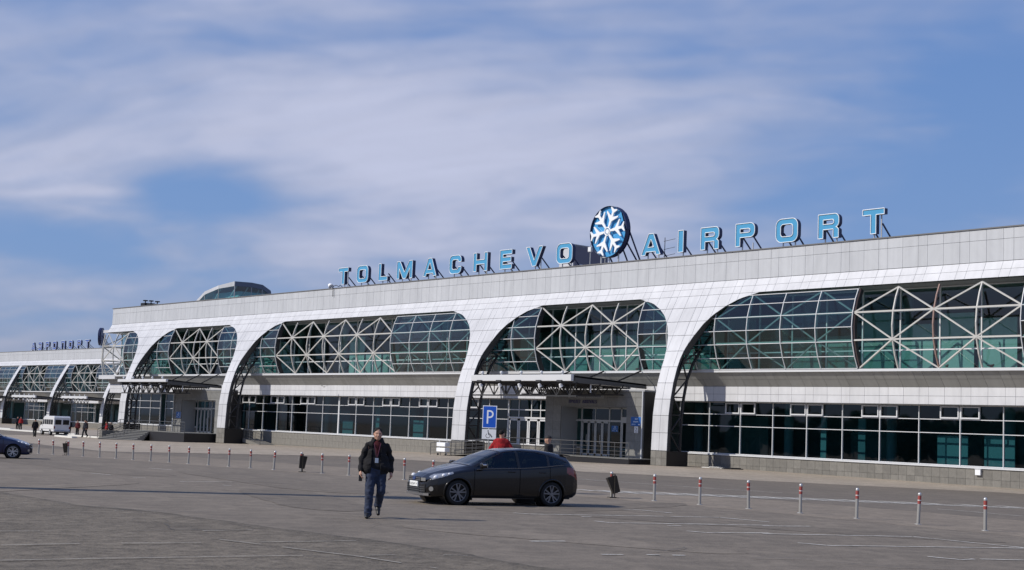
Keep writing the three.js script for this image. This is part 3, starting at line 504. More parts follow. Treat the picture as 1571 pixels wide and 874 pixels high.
/* ---------- round snowflake emblem ---------- */
function emblem(name, label, pos, R, dark) {
  const o = thing(name, label, 'emblem', pos);
  const rim = new THREE.Shape(); rim.absarc(0, 0, R, 0, 7, false); const hole = new THREE.Path(); hole.absarc(0, 0, R - .11, 0, 7, true); rim.holes.push(hole);
  const cy = R + .45; const g = new THREE.ExtrudeGeometry(rim, { depth: .36, bevelEnabled: false, curveSegments: 48 }); g.translate(0, cy, -.30); part('rim', g, M.letterSide, o);
  const d = new THREE.CylinderGeometry(R - .12, R - .12, .06, 64); d.rotateX(Math.PI / 2); d.translate(0, cy, -.16); part('disc', d, dark ? M.letterDark : M.emblemBlue, o);
  const back = new THREE.CylinderGeometry(R - .1, R - .1, .05, 48); back.rotateX(Math.PI / 2); back.translate(0, cy, -.4); part('back_plate', back, M.letterSide, o);
  const arm = [[.30, -.05], [.55, -.085], [.80, -.10], [1.28, -.62], [1.36, -.60], [1.12, -.10], [1.45, -.085], [1.70, -.34], [1.76, -.32], [1.66, 0], [1.76, .32], [1.70, .34], [1.45, .085], [1.12, .10], [1.36, .60], [1.28, .62], [.80, .10], [.55, .085], [.30, .05]].map(([a, b]) => [a * R * .95 / 1.86, b * R * .95 / 1.86]);
  for (let k = 0; k < 6; k++) { const e = new THREE.ExtrudeGeometry(P2(arm), { depth: .07, bevelEnabled: true, bevelSize: .015, bevelThickness: .015, bevelSegments: 1 }); e.rotateZ((8 + 60 * k) * Math.PI / 180); e.translate(0, cy, 0); part('snowflake_arm', e, M.snow, o); }
  const hub = new THREE.TorusGeometry(.27 * R / 1.86, .05, 8, 24); hub.translate(0, cy, .05); const hc = new THREE.CylinderGeometry(.16, .16, .1, 20); hc.rotateX(Math.PI / 2); hc.translate(0, cy, .03); part('hub', [hub, hc], M.snow, o);
  for (const x of [-.9, -.1, .8]) part('leg', beam(V(x, 0, -.3), V(x, cy - Math.sqrt(R * R - x * x) + .15, -.3), .08, .08, V(0, 0, 1)), M.silver, o);
  for (const [x, y] of [[-1.2, cy], [.3, cy + .2], [1.5, cy + .3], [1.3, cy - .6]]) part('brace', beam(V(x, y, -.4), V(x, 0, -1.9), .08, .08), M.letterSide, o);
  return o;
}
emblem('round_emblem', 'big round blue emblem with white snowflake of six aircraft on the terminal roof', [-71.08, 13.2, -66.85], 1.87);
emblem('wing_emblem', 'distant dark round emblem seen edge on at the terminal corner, beside wing letters', [-230.3, 12.5, -100.3], 1.6, true).rotation.y = -.62;
/* ---------- things on the roof ---------- */
{
  const dome = thing('roof_pavilion', 'faceted glass pavilion on the terminal roof, left of the lettering', 'roof pavilion', [-136.28, 13.15, -74]);
  const top = [[-8.7, 1.35, 0], [-6.65, 2.38, 0], [-3.55, 2.89, 0], [0, 3.15, 0], [0, 3.2, -2.0], [-.15, 3.1, -3.4], [-.5, 2.6, -4.6], [-1.2, 1.2, -5.4]].map((p) => V(...p)), dn = top.map((p, i) => p.clone().setY(Math.max(.7, p.y - (i > 2 ? .50 : .36)))), n = top.length - 1;
  const cap = V(-4, 2.9, -5); const roofQ = []; for (let i = 0; i < n; i++) roofQ.push([top[i], top[i + 1], cap]);
  part('pavilion_roof', [quads(roofQ), quads([[top[n], top[0], cap]])], M.white[0], dome);
  for (let i = 0; i < n; i++) {
    const out = top[i + 1].clone().sub(top[i]).cross(UP).normalize().multiplyScalar(.06);
    part('roof_band', slab([dn[i], dn[i + 1], top[i + 1], top[i]].map((v) => v.clone().add(out)), out.clone().multiplyScalar(-2)), i < 2 ? M.white[2] : i < 3 ? M.panel[0] : std({ color: lin(.10, .12, .16), roughness: .5 }), dome);  // white where lit; right-hand bands carry their shade as a dark colour
    const b0 = dn[i].clone().setY(0), b1 = dn[i + 1].clone().setY(0);
    part('pane', quads([[b0, b1, dn[i + 1], dn[i]]]), M.glassUp[0], dome);
    part('post', beam(b0, dn[i], .07, .07, V(1, 0, 0)), M.frameGrey, dome);
    part('brace', beam(b0.clone().lerp(b1, .1).setY(.1).addScaledVector(out, -6), b0.clone().lerp(b1, .9).addScaledVector(out, -6).setY(dn[i + 1].y), .09, .09), M.frame, dome);
  }
  part('added_core', [box(-6.5, -.5, 0, 2.2, -4.0, -.9)], std({ color: lin(.36, .62, .70), roughness: .9 }), dome);  // added bright teal box, keeps the glass under the roof from going dark
  const hut = thing('roof_hut', 'white plant hut with one side coloured as shade, on the roof behind the letter O', 'plant hut', [-81.1, 13.15, -72.6]);
  part('hut_wall', rbox(.35, 1.9, .75, 2.5, -2.0, 1.6, .04), M.white[1], hut); part('hut_roof', box(.3, 1.95, 2.5, 2.58, -2.05, 1.65), M.frameGrey, hut);
  part('shaded_panel', box(1.9, 1.95, .8, 2.45, -1.9, 1.5), std({ color: lin(.16, .15, .18), roughness: .7 }), hut);  // hut side turned from the sun, shade put into its colour
  for (const [x, z] of [[.5, 1.4], [1.7, 1.4], [.5, -1.8], [1.7, -1.8]]) part('leg', box(x - .08, x + .08, 0, .75, z - .08, z + .08), M.steel, hut);
  part('skirt', box(.4, 1.85, .05, .72, -1.9, 1.45), M.black, hut);
  for (const z of [.9, -.6]) part('vent_grille', box(1.94, 1.98, .95, 1.12, z - .22, z + .22), M.frame, hut);
  const pole = (x, z, h, lab) => { const p = thing('floodlight_pole', lab, 'floodlight', [x, 13.15, z]); part('pole', bar(V(0, 0, 0), V(0, h, 0), .03, 8), M.silver, p); part('lamp_head', rbox(-.17, .17, h - .55, h - .2, -.08, .1, .02), M.frame, p); part('lens', box(-.13, .13, h - .5, h - .25, .1, .11), M.neon, p); };
  pole(-73.5, -67.5, 1.75, 'thin roof pole with small white floodlight, left of the round emblem'); pole(-72.4, -67.9, 1.3, 'shorter floodlight pole partly behind the round emblem');
  const fl = thing('roof_floodlight', 'small white floodlight tilted on the roof edge left of the first letter T', 'floodlight', [-105.8, 13.3, -66.7]);
  const h = new THREE.CylinderGeometry(.16, .24, .3, 14); h.rotateZ(.9); h.translate(0, .28, 0); part('lamp_head', h, M.snow, fl); part('bracket', [bar(V(0, 0, 0), V(.05, .3, 0), .03), bar(V(.3, 0, 0), V(.05, .3, 0), .03)], M.silver, fl);
  const cb = thing('roof_cable', 'dark loop of cable hanging over the parapet below the first letter T', 'cable', [-104.9, 13.3, -66.45]); part('cable_loop', tubeOf([V(0, -.75, .02), V(0, -.2, .03), V(0, .1, .02), V(.35, .22, -.05), V(.7, .1, -.1), V(.9, .2, -.1), V(1.1, .05, -.2)], .03, 30, 5), M.black, cb);
  const an = thing('roof_aerial', 'thin comb-shaped roof aerial behind the letter A of the right word', 'aerial', [-66.75, 13.15, -68]);
  part('mast', bar(V(0, 0, 0), V(0, 1.75, 0), .025), M.steel, an); for (const y of [.5, .95, 1.5]) part('rod', bar(V(-.1, y, 0), V(.85, y + .12, -.1), .015), M.steel, an); part('base', [beam(V(-2, .28, 0), V(1.8, .28, 0), .06, .05), beam(V(-.3, .18, .3), V(1.8, .18, -.3), .05, .05)], M.steel, an);
  [[-144.1, .5, 'leftmost'], [-142.7, .42, 'middle'], [-141.2, .3, 'rightmost']].forEach(([x, s, w]) => { const u = thing('roof_vent', w + ' of three small dark vents on the roof edge at far left', 'vent', [x, 13.15, -67.6]); part('vent_body', rbox(-s, s, 0, s * 1.2, -.3, .3, .04), M.black, u); part('vent_cap', [bar(V(0, s * 1.2, 0), V(0, s * 1.2 + .2, 0), .06), rbox(-.2, .2, s * 1.2 + .2, s * 1.2 + .32, -.2, .2, .02)], M.black, u); });
}
/* ---------- canopies over the entrances ---------- */
function canopy(name, label, x0, x1, zf, yb, zb, far, bh = .36) {
  const w = x1 - x0, o = thing(name, label, 'canopy', [x0, 0, zb]), Z = zf - zb, yf = yb + .26;
  const roofY = (t) => lerp(yb, yf, t);
  part('roof_sheet', slab([V(0, roofY(0), 0), V(w, roofY(0), 0), V(w, roofY(1) - .02, Z - .1), V(0, roofY(1) - .02, Z - .1)].reverse(), V(0, -.09, 0)), M.canopyRoof, o);
  part('front_beam', rbox(0, w, yf - bh, yf + .05, Z - .1, Z + .22, .03), M.frame, o);
  part('side_fascia', slab([V(w, yf - .46, Z), V(w, yb - .22, .05), V(w, yb + .02, .05), V(w, yf + .02, Z)], V(-.08, 0, 0)), M.canopyRoof, o); part('side_fascia', slab([V(0, yf + .02, Z), V(0, yb + .02, .05), V(0, yb - .22, .05), V(0, yf - .46, Z)], V(.08, 0, 0)), M.canopyRoof, o);
  const n = Math.round(w / 1.3), f = [];
  for (const [zz, h] of far ? [[Z - .3, .75]] : [[Z - .3, .85], [Z - 2.3, .75], [Z - 4.3, .6]]) {
    f.push(beam(V(0, yf - .42 - h, zz), V(w, yf - .42 - h, zz), .09, .09), beam(V(0, yf - .45, zz), V(w, yf - .45, zz), .1, .1));
    for (let i = 0; i < n; i++) { const a = w * i / n, b = w * (i + 1) / n, m = (a + b) / 2; f.push(beam(V(a, yf - .45, zz), V(m, yf - .42 - h, zz), .06, .06), beam(V(m, yf - .42 - h, zz), V(b, yf - .45, zz), .06, .06), beam(V(m, yf - .42 - h, zz), V(m, yf - .45, zz), .045, .045, V(0, 0, 1))); }
  }
  part('lattice', f, M.steel, o);
  for (let i = 0; i <= n; i += 2) { const x = Math.min(w - .05, w * i / n + .05); part('rafter', beam(V(x, yf - .34, Z), V(x, yb - .2, 0), .09, .16), M.steel, o); }
  for (let i = 0; i < 5; i++) { const x = w * (i + .5) / 5; const s = new THREE.SphereGeometry(.11, 12, 8); s.translate(x, yf + .2, Z + .06); part('lamp_globe', [s, bar(V(x, yf, Z + .06), V(x, yf + .14, Z + .06), .04)], M.frame, o); const d = new THREE.CylinderGeometry(.09, .14, .2, 12); d.rotateX(.6); d.translate(x, yf - .62, Z + .16); part('spotlight', d, M.snow, o); part('bracket', box(x - .22, x + .22, yf - .42, yf - .3, Z + .2, Z + .34), M.steel, o); }
  for (const t of far ? [.9] : [.28, .62, .97]) part('stay', beam(V(w * t, yb + .12, Z * .36), V(w * t, 5.9, .25), .06, .09), M.steel, o);
  if (!far) part('gutter_pipe', [bar(V(w - .15, yb - .2, .5), V(w - .15, yb - .2, Z - 1.6), .05), bar(V(w - .15, yb - .2, Z - 1.6), V(w - .15, yb - .75, Z - 1.6), .05), bar(V(0.05 + w * .33, yb - .3, 1.4), V(w - .1, yb - .3, 1.4), .06)], M.frame, o);
  return o;
}
canopy('entrance_canopy', 'steel canopy with white front beam over the main entrance, right of the parking sign', -76.3, -66.25, -59.8, 5.02, -66.2);
canopy('entrance_canopy', 'steel canopy over the stepped entrance, between the two left columns of the terminal', -133.8, -123.3, -60.6, 4.85, -66.2, false, .22);
canopy('wing_canopy', 'small far canopy over the wing entrance behind the white van', -251, -240.2, -94.0, 4.0, -100, true);
canopy('wing_canopy', 'small far canopy at the left picture edge of the wing', -273, -262, -94.0, 4.0, -100, true);
canopy('wing_canopy', 'far wing canopy half hidden behind the near terminal corner', -229, -219, -94.0, 4.0, -100, true);
/* ---------- entrance porches ---------- */
const font = await new FontLoader().loadAsync('fonts/droid/droid_sans_bold.typeface.json');
const words = (s, size, d = .03) => { const g = new TextGeometry(s, { font, size, depth: d, curveSegments: 3, bevelEnabled: false }); return g; };
function flat(w, h, px, draw) { const c = document.createElement('canvas'); c.width = px; c.height = Math.round(px * h / w); const k = c.getContext('2d'); draw(k, c.width, c.height); const t = new THREE.CanvasTexture(c); t.colorSpace = THREE.SRGBColorSpace; return t; }
function board(name, w, h, d, tex, parent, x, y, z, edge = M.frame) { const b = part(name, box(x - w / 2, x + w / 2, y - h / 2, y + h / 2, z - d, z), edge, parent); const g = new THREE.PlaneGeometry(w * .985, h * .985); g.translate(x, y, z + .004); part('printed_face', g, std({ map: tex, roughness: .5 }), b); return b; }
const blueSign = flat(.9, .55, 256, (k, w, h) => { k.fillStyle = '#1d5ea8'; k.fillRect(0, 0, w, h); k.fillStyle = '#e8f2fa'; k.font = 'bold 40px sans-serif'; k.fillText('ЗАЛ', w * .38, h * .30); k.font = 'bold 30px sans-serif'; k.fillText('ПРИЛЕТА', w * .22, h * .60); k.font = 'bold 22px sans-serif'; k.fillText('ARRIVALS', w * .08, h * .86); k.beginPath(); k.moveTo(w * .72, h * .76); k.lineTo(w * .92, h * .80); k.lineTo(w * .84, h * .92); k.fill(); });
const notice = flat(.3, .42, 96, (k, w, h) => { k.fillStyle = '#e9e9ea'; k.fillRect(0, 0, w, h); k.strokeStyle = '#222'; k.lineWidth = 9; k.beginPath(); k.moveTo(w * .25, h * .2); k.lineTo(w * .7, h * .28); k.lineTo(w * .35, h * .68); k.lineTo(w * .8, h * .7); k.stroke(); k.fillStyle = '#333'; k.fillRect(w * .2, h * .84, w * .6, h * .06); });
function porch(name, label, x0, x1, ox0, ox1, zf, yt, oy, yb, zr) {
  const o = thing(name, label, 'entrance', [x0, 0, zf]), w = x1 - x0, a = ox0 - x0, b = ox1 - x0, D = zr - zf;
  const wall = part('porch_wall', [box(0, a, yb - .1, yt, D + .2, -.05), box(b, w, yb - .1, yt, D + .2, -.05), box(a, b, oy, yt, D + .2, -.05)], M.joint, o), tiles = [];
  const cols = [...new Set([...range(0, a, Math.max(1, Math.round(a / .85))), ...range(a, b, Math.round((b - a) / .95)), ...range(b, w, Math.max(1, Math.round((w - b) / .75)))].map((v) => +v.toFixed(4)))];
  for (let i = 0; i + 1 < cols.length; i++) for (let y = yb; y < yt - .05; y += .55) { const t = Math.min(yt, y + .55); let lo = y; if (cols[i] > a - .01 && cols[i + 1] < b + .01) { if (t <= oy + .05) continue; lo = Math.max(y, oy); } tiles.push({ x: cols[i], mat: pick(M.porch), geo: box(cols[i] + .007, cols[i + 1] - .007, lo + .007, t - .007, -.06, (rnd() - .5) * .006) }); }
  pieces('wall_tile', tiles, wall);
  part('shade_side', box(w, w + .03, yb - .1, yt - .02, D + .2, -.02), M.nearBlack, o); part('porch_roof', box(-.05, w + .05, yt, yt + .1, D + .2, .06), M.frameGrey, o);  // porch side facing away from the sun, its shade painted near-black
  part('recess_floor', box(a, b, yb - .1, yb, D, 0), M.porch[0], o); part('reveal', [box(a - .02, a + .03, yb, oy, D, -.07), box(b - .03, b + .02, yb, oy, D, -.07)], M.frameGrey, o);
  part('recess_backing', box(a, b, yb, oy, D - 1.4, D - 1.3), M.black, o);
  // doors: two pairs of leaves, a fixed pane and an open doorway
  const dz = D + .05, ty = yb + 2.35, W = b - a, bars = [], X = (t) => a + W * t;
  for (const t of [.09, .52, .70, .985]) bars.push(box(X(t) - .05, X(t) + .05, yb, oy, dz - .05, dz + .05)); bars.push(box(a, b, ty - .06, ty + .06, dz - .05, dz + .06), box(a, b, oy - .08, oy, dz - .05, dz + .05), box(X(.70), X(.985), ty - .1, ty + .28, dz - .05, dz + .1)); for (const t of [.3]) bars.push(box(X(t) - .03, X(t) + .03, ty, oy, dz - .03, dz + .03));
  const df = part('door_frame', bars, M.doorFrame, o);
  for (const [t0, t1] of [[.09, .3], [.3, .52], [.52, .70], [.70, .985]]) part('pane', quads([[V(X(t0), ty, dz), V(X(t1), ty, dz), V(X(t1), oy, dz), V(X(t0), oy, dz)]]), M.glassLow[0], df); part('pane', quads([[V(X(.52), yb, dz), V(X(.70), yb, dz), V(X(.70), ty, dz), V(X(.52), ty, dz)]]), M.glassLow[0], df);
  for (let i = 0; i < 4; i++) { const l = X(.10 + i * .105), r = X(.10 + (i + 1) * .105) - .02, d = part('door_leaf', [box(l, l + .09, yb + .02, ty - .06, dz - .02, dz + .05), box(r - .09, r, yb + .02, ty - .06, dz - .02, dz + .05), box(l, r, yb + .02, yb + .16, dz - .02, dz + .05), box(l, r, ty - .16, ty - .06, dz - .02, dz + .05)], M.doorFrame, o); part('pane', quads([[V(l, yb, dz), V(r, yb, dz), V(r, ty, dz), V(l, ty, dz)]]), M.glassLow[1], d); part('handle', bar(V(i % 2 ? l + .14 : r - .14, yb + .8, dz + .1), V(i % 2 ? l + .14 : r - .14, yb + 1.4, dz + .1), .02), M.silver, d); }
  part('sliding_leaf', [box(X(.71), X(.71) + .06, yb, ty - .1, dz - .02, dz + .03), box(X(.79), X(.79) + .06, yb, ty - .1, dz - .02, dz + .03)], M.silver, o);
  return o;
}
{
  const p = porch('entrance_porch', 'grey tiled arrivals porch with glass doors under the main canopy', -74.1, -64.6, -72.5, -66.2, -64.4, 4.5, 3.47, .25, -65.9);
  const wt = words('ПРИЛЕТ  ARRIVALS', .22); wt.translate(2.35, 3.70, .0); const w2 = words('ВНУТРЕННИЕ АВИАЛИНИИ', .19); w2.translate(2.3, 4.03, .0);
  part('wall_lettering', wt, std({ color: lin(.05, .05, .12), roughness: .5 }), p); part('wall_lettering', w2, M.frameGrey, p);
  board('blue_sign', .9, .58, .05, blueSign, p, 8.85, 2.6, .07); board('notice', .34, .42, .03, notice, p, 8.88, 2.08, .05); board('blue_sign', .62, .4, .03, blueSign, p, 5.45, 2.1, -1.36);
  part('rain_pipe', [bar(V(9.42, .3, .08), V(9.42, 4.5, .08), .05, 8), bar(V(9.42, .3, .08), V(9.5, .12, .22), .05, 8)], M.frame, p);
  const q = porch('entrance_porch', 'grey tiled porch with glass doors at the head of the left entrance steps', -129.5, -119.2, -127.8, -121, -64.4, 4.3, 3.37, .27, -65.9);
  board('blue_sign', .95, .6, .05, blueSign, q, 1.3, 1.9, .07);
  part('rain_pipe', bar(V(.15, .3, .08), V(.15, 4.3, .08), .05, 8), M.frame, q);
  // white framed doors in the glass wall beside the main porch
  const d = thing('glass_doors', 'white framed double glass doors left of the main arrivals porch', 'door', [-81.5, 0, -67.3]);
  part('door_surround', [box(0, 4.7, 2.6, 2.72, -.05, .1), box(0, 4.7, 3.95, 4.02, -.05, .05), box(0, 4.7, 3.2, 3.27, -.05, .05), ...[.05, 4.6].map((x) => box(x - .07, x + .07, .3, 4.0, -.06, .1)), ...[1.2, 2.6, 3.6].map((x) => box(x - .03, x + .03, 2.7, 4.0, -.04, .06))], M.frame, d);
  for (let i = 0; i < 4; i++) { const l = .15 + i * 1.1, r = l + 1.04, f = part('door_leaf', [box(l, l + .12, .32, 2.6, -.03, .05), box(r - .12, r, .32, 2.6, -.03, .05), box(l, r, .32, .5, -.03, .05), box(l, r, 2.45, 2.6, -.03, .05)], M.frame, d); part('pane', quads([[V(l, .32, 0), V(r, .32, 0), V(r, 2.6, 0), V(l, 2.6, 0)]]), M.glassLow[0], f); }
  for (const [y0, y1] of [[2.7, 3.23], [3.23, 4]]) part('pane', quads([[V(0, y0, 0), V(4.7, y0, 0), V(4.7, y1, 0), V(0, y1, 0)]]), M.glassLow[0], d);
  part('threshold', box(0, 4.7, .1, .32, -.3, .5), M.granite[1], d);
}
/* ---------- platform, ramps, steps and railings ---------- */
function railing(parent, pts, h, every = 1.25) {
  const rails = [];
  for (let i = 0; i + 1 < pts.length; i++) {
    const a = pts[i], b = pts[i + 1], L = a.distanceTo(b), n = Math.max(1, Math.round(L / every));
    for (const t of [h, h * .72, h * .45, h * .2]) rails.push(bar(a.clone().add(V(0, t, 0)), b.clone().add(V(0, t, 0)), t === h ? .028 : .014, 6));
    for (let k = i ? 1 : 0; k <= n; k++) { const p = a.clone().lerp(b, k / n); part('post', bar(p, p.clone().add(V(0, h, 0)), .025, 6), M.rail, parent); }
  }
  part('handrail', rails, M.rail, parent);
}
{
  const o = thing('entrance_ramp', 'dark platform and ramp with metal railings before the arrivals porch', 'ramp', [-74.5, 0, -62]);
  part('platform', box(.2, 11.3, -.5, .25, -2.4, .2), M.nearBlack, o); part('platform_top', box(.2, 11.3, .25, .29, -2.4, .24), M.porch[0], o);  // platform body in one near-black tone
  part('ramp', slab([V(-8.2, -.33, .9), V(.2, .29, .9), V(.2, .29, -.5), V(-8.2, -.33, -.5)].reverse(), V(0, -.3, 0)), M.granite[1], o); part('ramp_side', slab([V(-8.2, -.6, .9), V(.2, -.5, .9), V(.2, .25, .9), V(-8.2, -.36, .9)], V(0, 0, -.08)), M.granite[0], o);
  part('ramp_wall', box(-1.6, .4, -.5, .22, .2, .9), M.nearBlack, o);
  railing(o, [V(-8.2, -.33, .8), V(.2, .29, .8), V(1.2, .29, .12), V(11.2, .29, .12)], .95); railing(o, [V(-8.0, -.31, -.4), V(-1, .2, -.4)], .95);
  const s = thing('entrance_steps', 'broad pale stone steps with railings up to the left entrance', 'steps', [-133, 0, -61]);
  const gx = gy(-133, -61); for (let i = 0; i < 7; i++) { const y0 = gx - .2, y1 = lerp(gx, .27, (i + 1) / 7), z = 1.6 - i * .36; const st = part('step', box(-2.2 + i * .12, 7.5, y0, y1, -3.4, z), M.porch[1], s); part('riser', box(-2.2 + i * .12, 7.5, y0, y1 - .04, z, z + .012), M.steel, st); }  // riser fronts darkened to paint the contrast with the lit treads
  part('dark_block', box(7.5, 14.6, gx - .2, .27, -3.4, .9), M.nearBlack, s); part('landing', box(7.5, 14.6, .27, .31, -3.4, .94), M.porch[0], s);  // near-black block at the right of the steps
  for (let i = 0; i < 6; i++) part('dark_block', box(6.0 + i * .25, 7.6, gx - .2, lerp(gx, .2, (i + 1) / 6), .85, .95 + (5 - i) * .12), M.nearBlack, s);  // same near-black, stepped down towards the left
  part('end_block', box(-3.0, -2.3, gx - .3, .1, -3.4, 1.2), M.granite[1], s);
  railing(s, [V(-2.65, gx, 1.5), V(-2.65, .27, -.8), V(-2.65, .27, -2.8)], .95); railing(s, [V(1, gx + .1, 1.5), V(1, .27, -.8), V(7.2, .27, -.8), V(14.4, .31, .8)], .95);
  const rp = thing('side_ramp', 'short railed ramp between the column foot and plinth, left of the wide window bay', 'ramp', [-115.6, 0, -65.4]);
  const rg = gy(-115, -65); part('ramp', slab([V(-.6, rg + .5, .6), V(2.4, rg + .05, .6), V(2.4, rg + .05, -1), V(-.6, rg + .5, -1)].reverse(), V(0, -.3, 0)), M.granite[1], rp); railing(rp, [V(-.5, rg + .5, .5), V(2.4, rg + .05, .5)], .9, 1);
  const cart = thing('luggage_rack', 'white two-tier trolley stand at the foot of the entrance ramp', 'trolley', [-80.7, gy(-80.7, -61.3), -60.8]);
  for (const y of [.25, .62]) part('shelf', rbox(-.5, .5, y, y + .28, -.22, .22, .04), M.snow, cart); for (const x of [-.45, .45]) { part('upright', bar(V(x, .08, 0), V(x, 1.05, 0), .025), M.frame, cart); const w = new THREE.CylinderGeometry(.08, .08, .05, 14); w.rotateX(Math.PI / 2); w.translate(x, .08, .1); part('wheel', w, M.rubber, cart); } part('handle', bar(V(-.45, 1.05, 0), V(.45, 1.05, 0), .025), M.frame, cart);
  const mb = thing('meter_box', 'small white box fixed to the stone plinth at the right picture edge', 'box', [-42.4, .53, -66.9]); part('housing', rbox(-.16, .16, -.15, .16, 0, .12, .02), M.snow, mb); part('lid', rbox(-.18, .18, .15, .18, 0, .14, .01), M.frame, mb);
}

/* ---------- bollards, litter bins, parking sign ---------- */
{
  const BX = [[-19.09, 'rightmost bollard of the row, near the right picture edge'], [-20.93, 'second bollard from the right end of the row'], [-22.76, 'third bollard from the right end of the row'], [-24.57, 'fourth bollard from the right end of the row'], [-26.36, 'fifth bollard from the right end of the row'], [-28.17, 'sixth bollard from the right, second right of the tilted bin'], [-29.97, 'first bollard right of the tilted dark bin'], [-31.78, 'bollard standing behind the tilted dark bin'],
    [-33.6, 'first bollard hidden behind the dark car from its tail'], [-35.4, 'second bollard hidden behind the dark car from its tail'], [-37.25, 'third bollard hidden behind the dark car from its tail'], [-39.1, 'fourth bollard hidden behind the dark car from its tail'], [-40.9, 'only its top showing over the dark car bonnet'], [-42.6, 'bollard between the walking man and the dark car'], [-44.4, 'bollard hidden behind the walking man'], [-46.23, 'first bollard left of the walking man'], [-48.12, 'second bollard left of the walking man, right of the upright bin'], [-49.67, 'bollard touching the upright open bin on its left side'], [-51.81, 'first bollard left of the upright open bin'], [-53.73, 'second bollard left of the upright open bin'], [-55.59, 'third bollard left of the upright open bin'], [-57.42, 'fourth bollard left of the upright open bin'], [-59.33, 'fifth bollard left of the upright open bin'], [-61.23, 'sixth bollard left of the upright open bin'], [-63.15, 'seventh bollard left of the upright open bin'],
    [-65.05, 'sixth bollard right of the small far bin'], [-66.96, 'fifth bollard right of the small far bin'], [-68.88, 'third bollard right of the small far bin'], [-70.91, 'second bollard right of the small far bin'], [-72.82, 'bollard in front of the small far bin'], [-74.81, 'second bollard right of the blue car'], [-76.81, 'bollard nearest the nose of the blue car']];
  const lab = (l) => 'grey red-banded post, ' + l;
  const pin = lathe([[0, 0], [.041, 0], [.041, .72], [.038, .735], [.038, .75], [.028, .765], [0, .77]], 16), cap = lathe([[.042, .715], [.044, .73], [.040, .755], [.02, .775], [0, .777]], 16), band = (a, b) => lathe([[.042, a], [.043, a + .004], [.043, b - .004], [.042, b]], 16), base = lathe([[.085, 0], [.085, .012], [.055, .02]], 16);
  let proto = null;
  for (const [x, l] of BX) {
    const z = -30.4, pos = [x, gy(x, z), z], grp = 'red banded bollards along the road';
    if (!proto) { proto = thing('bollard', lab(l), 'bollard', pos, 0, grp); part('post', pin, M.postSteel, proto); part('red_band', band(.60, .70), M.red, proto); part('red_band', band(.50, .575), M.red, proto); part('reflective_band', band(.576, .599), M.reflectWhite, proto); part('post_cap', cap, M.silver, proto); part('base_flange', base, M.postSteel, proto); } else { const c = proto.clone(); c.name = numbered('bollard'); c.position.set(...pos); c.userData = { ...c.userData, label: lab(l) }; scene.add(c); }
    const last = scene.children.at(-1); last.rotation.set((rnd() - .5) * .06, rnd() * 6, (rnd() - .5) * .06);
  }
  // swivelling bins hung between two uprights
  function bin(x, z, turn, tilt, label, lid) {
    const o = thing('litter_bin', label, 'litter bin', [x, gy(x, z), z], turn), w = .17, h = .5; o.scale.setScalar(.88);
    const f = (y, k) => [V(-w * k, y, -w * .9 * k), V(w * k, y, -w * .9 * k), V(w * k, y, w * .9 * k), V(-w * k, y, w * .9 * k)];
    const b = f(-.30, .8), t = f(.26, 1.08), q = []; for (let i = 0; i < 4; i++) { const j = (i + 1) % 4; q.push([b[j], b[i], t[i], t[j]], [b[i].clone().multiplyScalar(.96), b[j].clone().multiplyScalar(.96), t[j].clone().multiplyScalar(.93).setY(.26), t[i].clone().multiplyScalar(.93).setY(.26)], [t[i], t[j], t[j].clone().multiplyScalar(.93).setY(.26), t[i].clone().multiplyScalar(.93).setY(.26)].reverse()); } q.push(b.slice());
    const g = quads(q); g.rotateX(tilt); g.translate(0, .46, 0); part('bucket', g, M.bin, o);
    for (const s of [-1, 1]) part('upright', [bar(V(s * (w + .05), 0, 0), V(s * (w + .05), .80, 0), .017, 8), box(s * (w + .05) - .03, s * (w + .05) + .03, 0, .02, -.16, .16)], M.bin, o);
    part('top_bar', bar(V(-w - .05, .80, 0), V(w + .05, .80, 0), .017, 8), M.bin, o);
    for (const s of [-1, 1]) part('pivot', bar(V(s * w * .9, .52, 0), V(s * (w + .06), .52, 0), .02, 8), M.bin, o);
    if (lid) { const p = quads([[V(-.09, .55, w + .02), V(.05, .50, w + .03), V(.07, .62, w + .02), V(-.05, .66, w + .015)]]); part('paper_scrap', p, M.snow, o); }
  }
  bin(-31.5, -30.2, -.55, .34, 'dark metal litter bin tilted on its frame beside the bollard right of the car');
  bin(-49.25, -30.2, -.5, -.12, 'upright dark metal litter bin left of the walking man, with pale paper', true);
  bin(-73.0, -30.35, -.6, .1, 'small far dark litter bin behind a bollard, right of the blue car');
  const sx = -47.03, sz = -37.8, sg = gy(sx, sz), s = thing('parking_sign', 'blue parking sign with white wheelchair plate on a pole behind the dark car', 'sign', [sx, sg, sz], .80);
  const P = flat(.6, .95, 256, (k, w, h) => { k.fillStyle = '#f2f5f8'; k.fillRect(0, 0, w, h); k.fillStyle = '#1559c4'; k.beginPath(); k.roundRect(w * .045, w * .045, w * .91, h - w * .09, 16); k.fill(); k.fillStyle = '#f5f8fb'; k.fillRect(w * .30, h * .20, w * .11, h * .60); k.lineWidth = w * .11; k.strokeStyle = '#f5f8fb'; k.beginPath(); k.moveTo(w * .35, h * .235); k.lineTo(w * .50, h * .235); k.arc(w * .50, h * .375, h * .14, -Math.PI / 2, Math.PI / 2); k.lineTo(w * .35, h * .515); k.stroke(); });
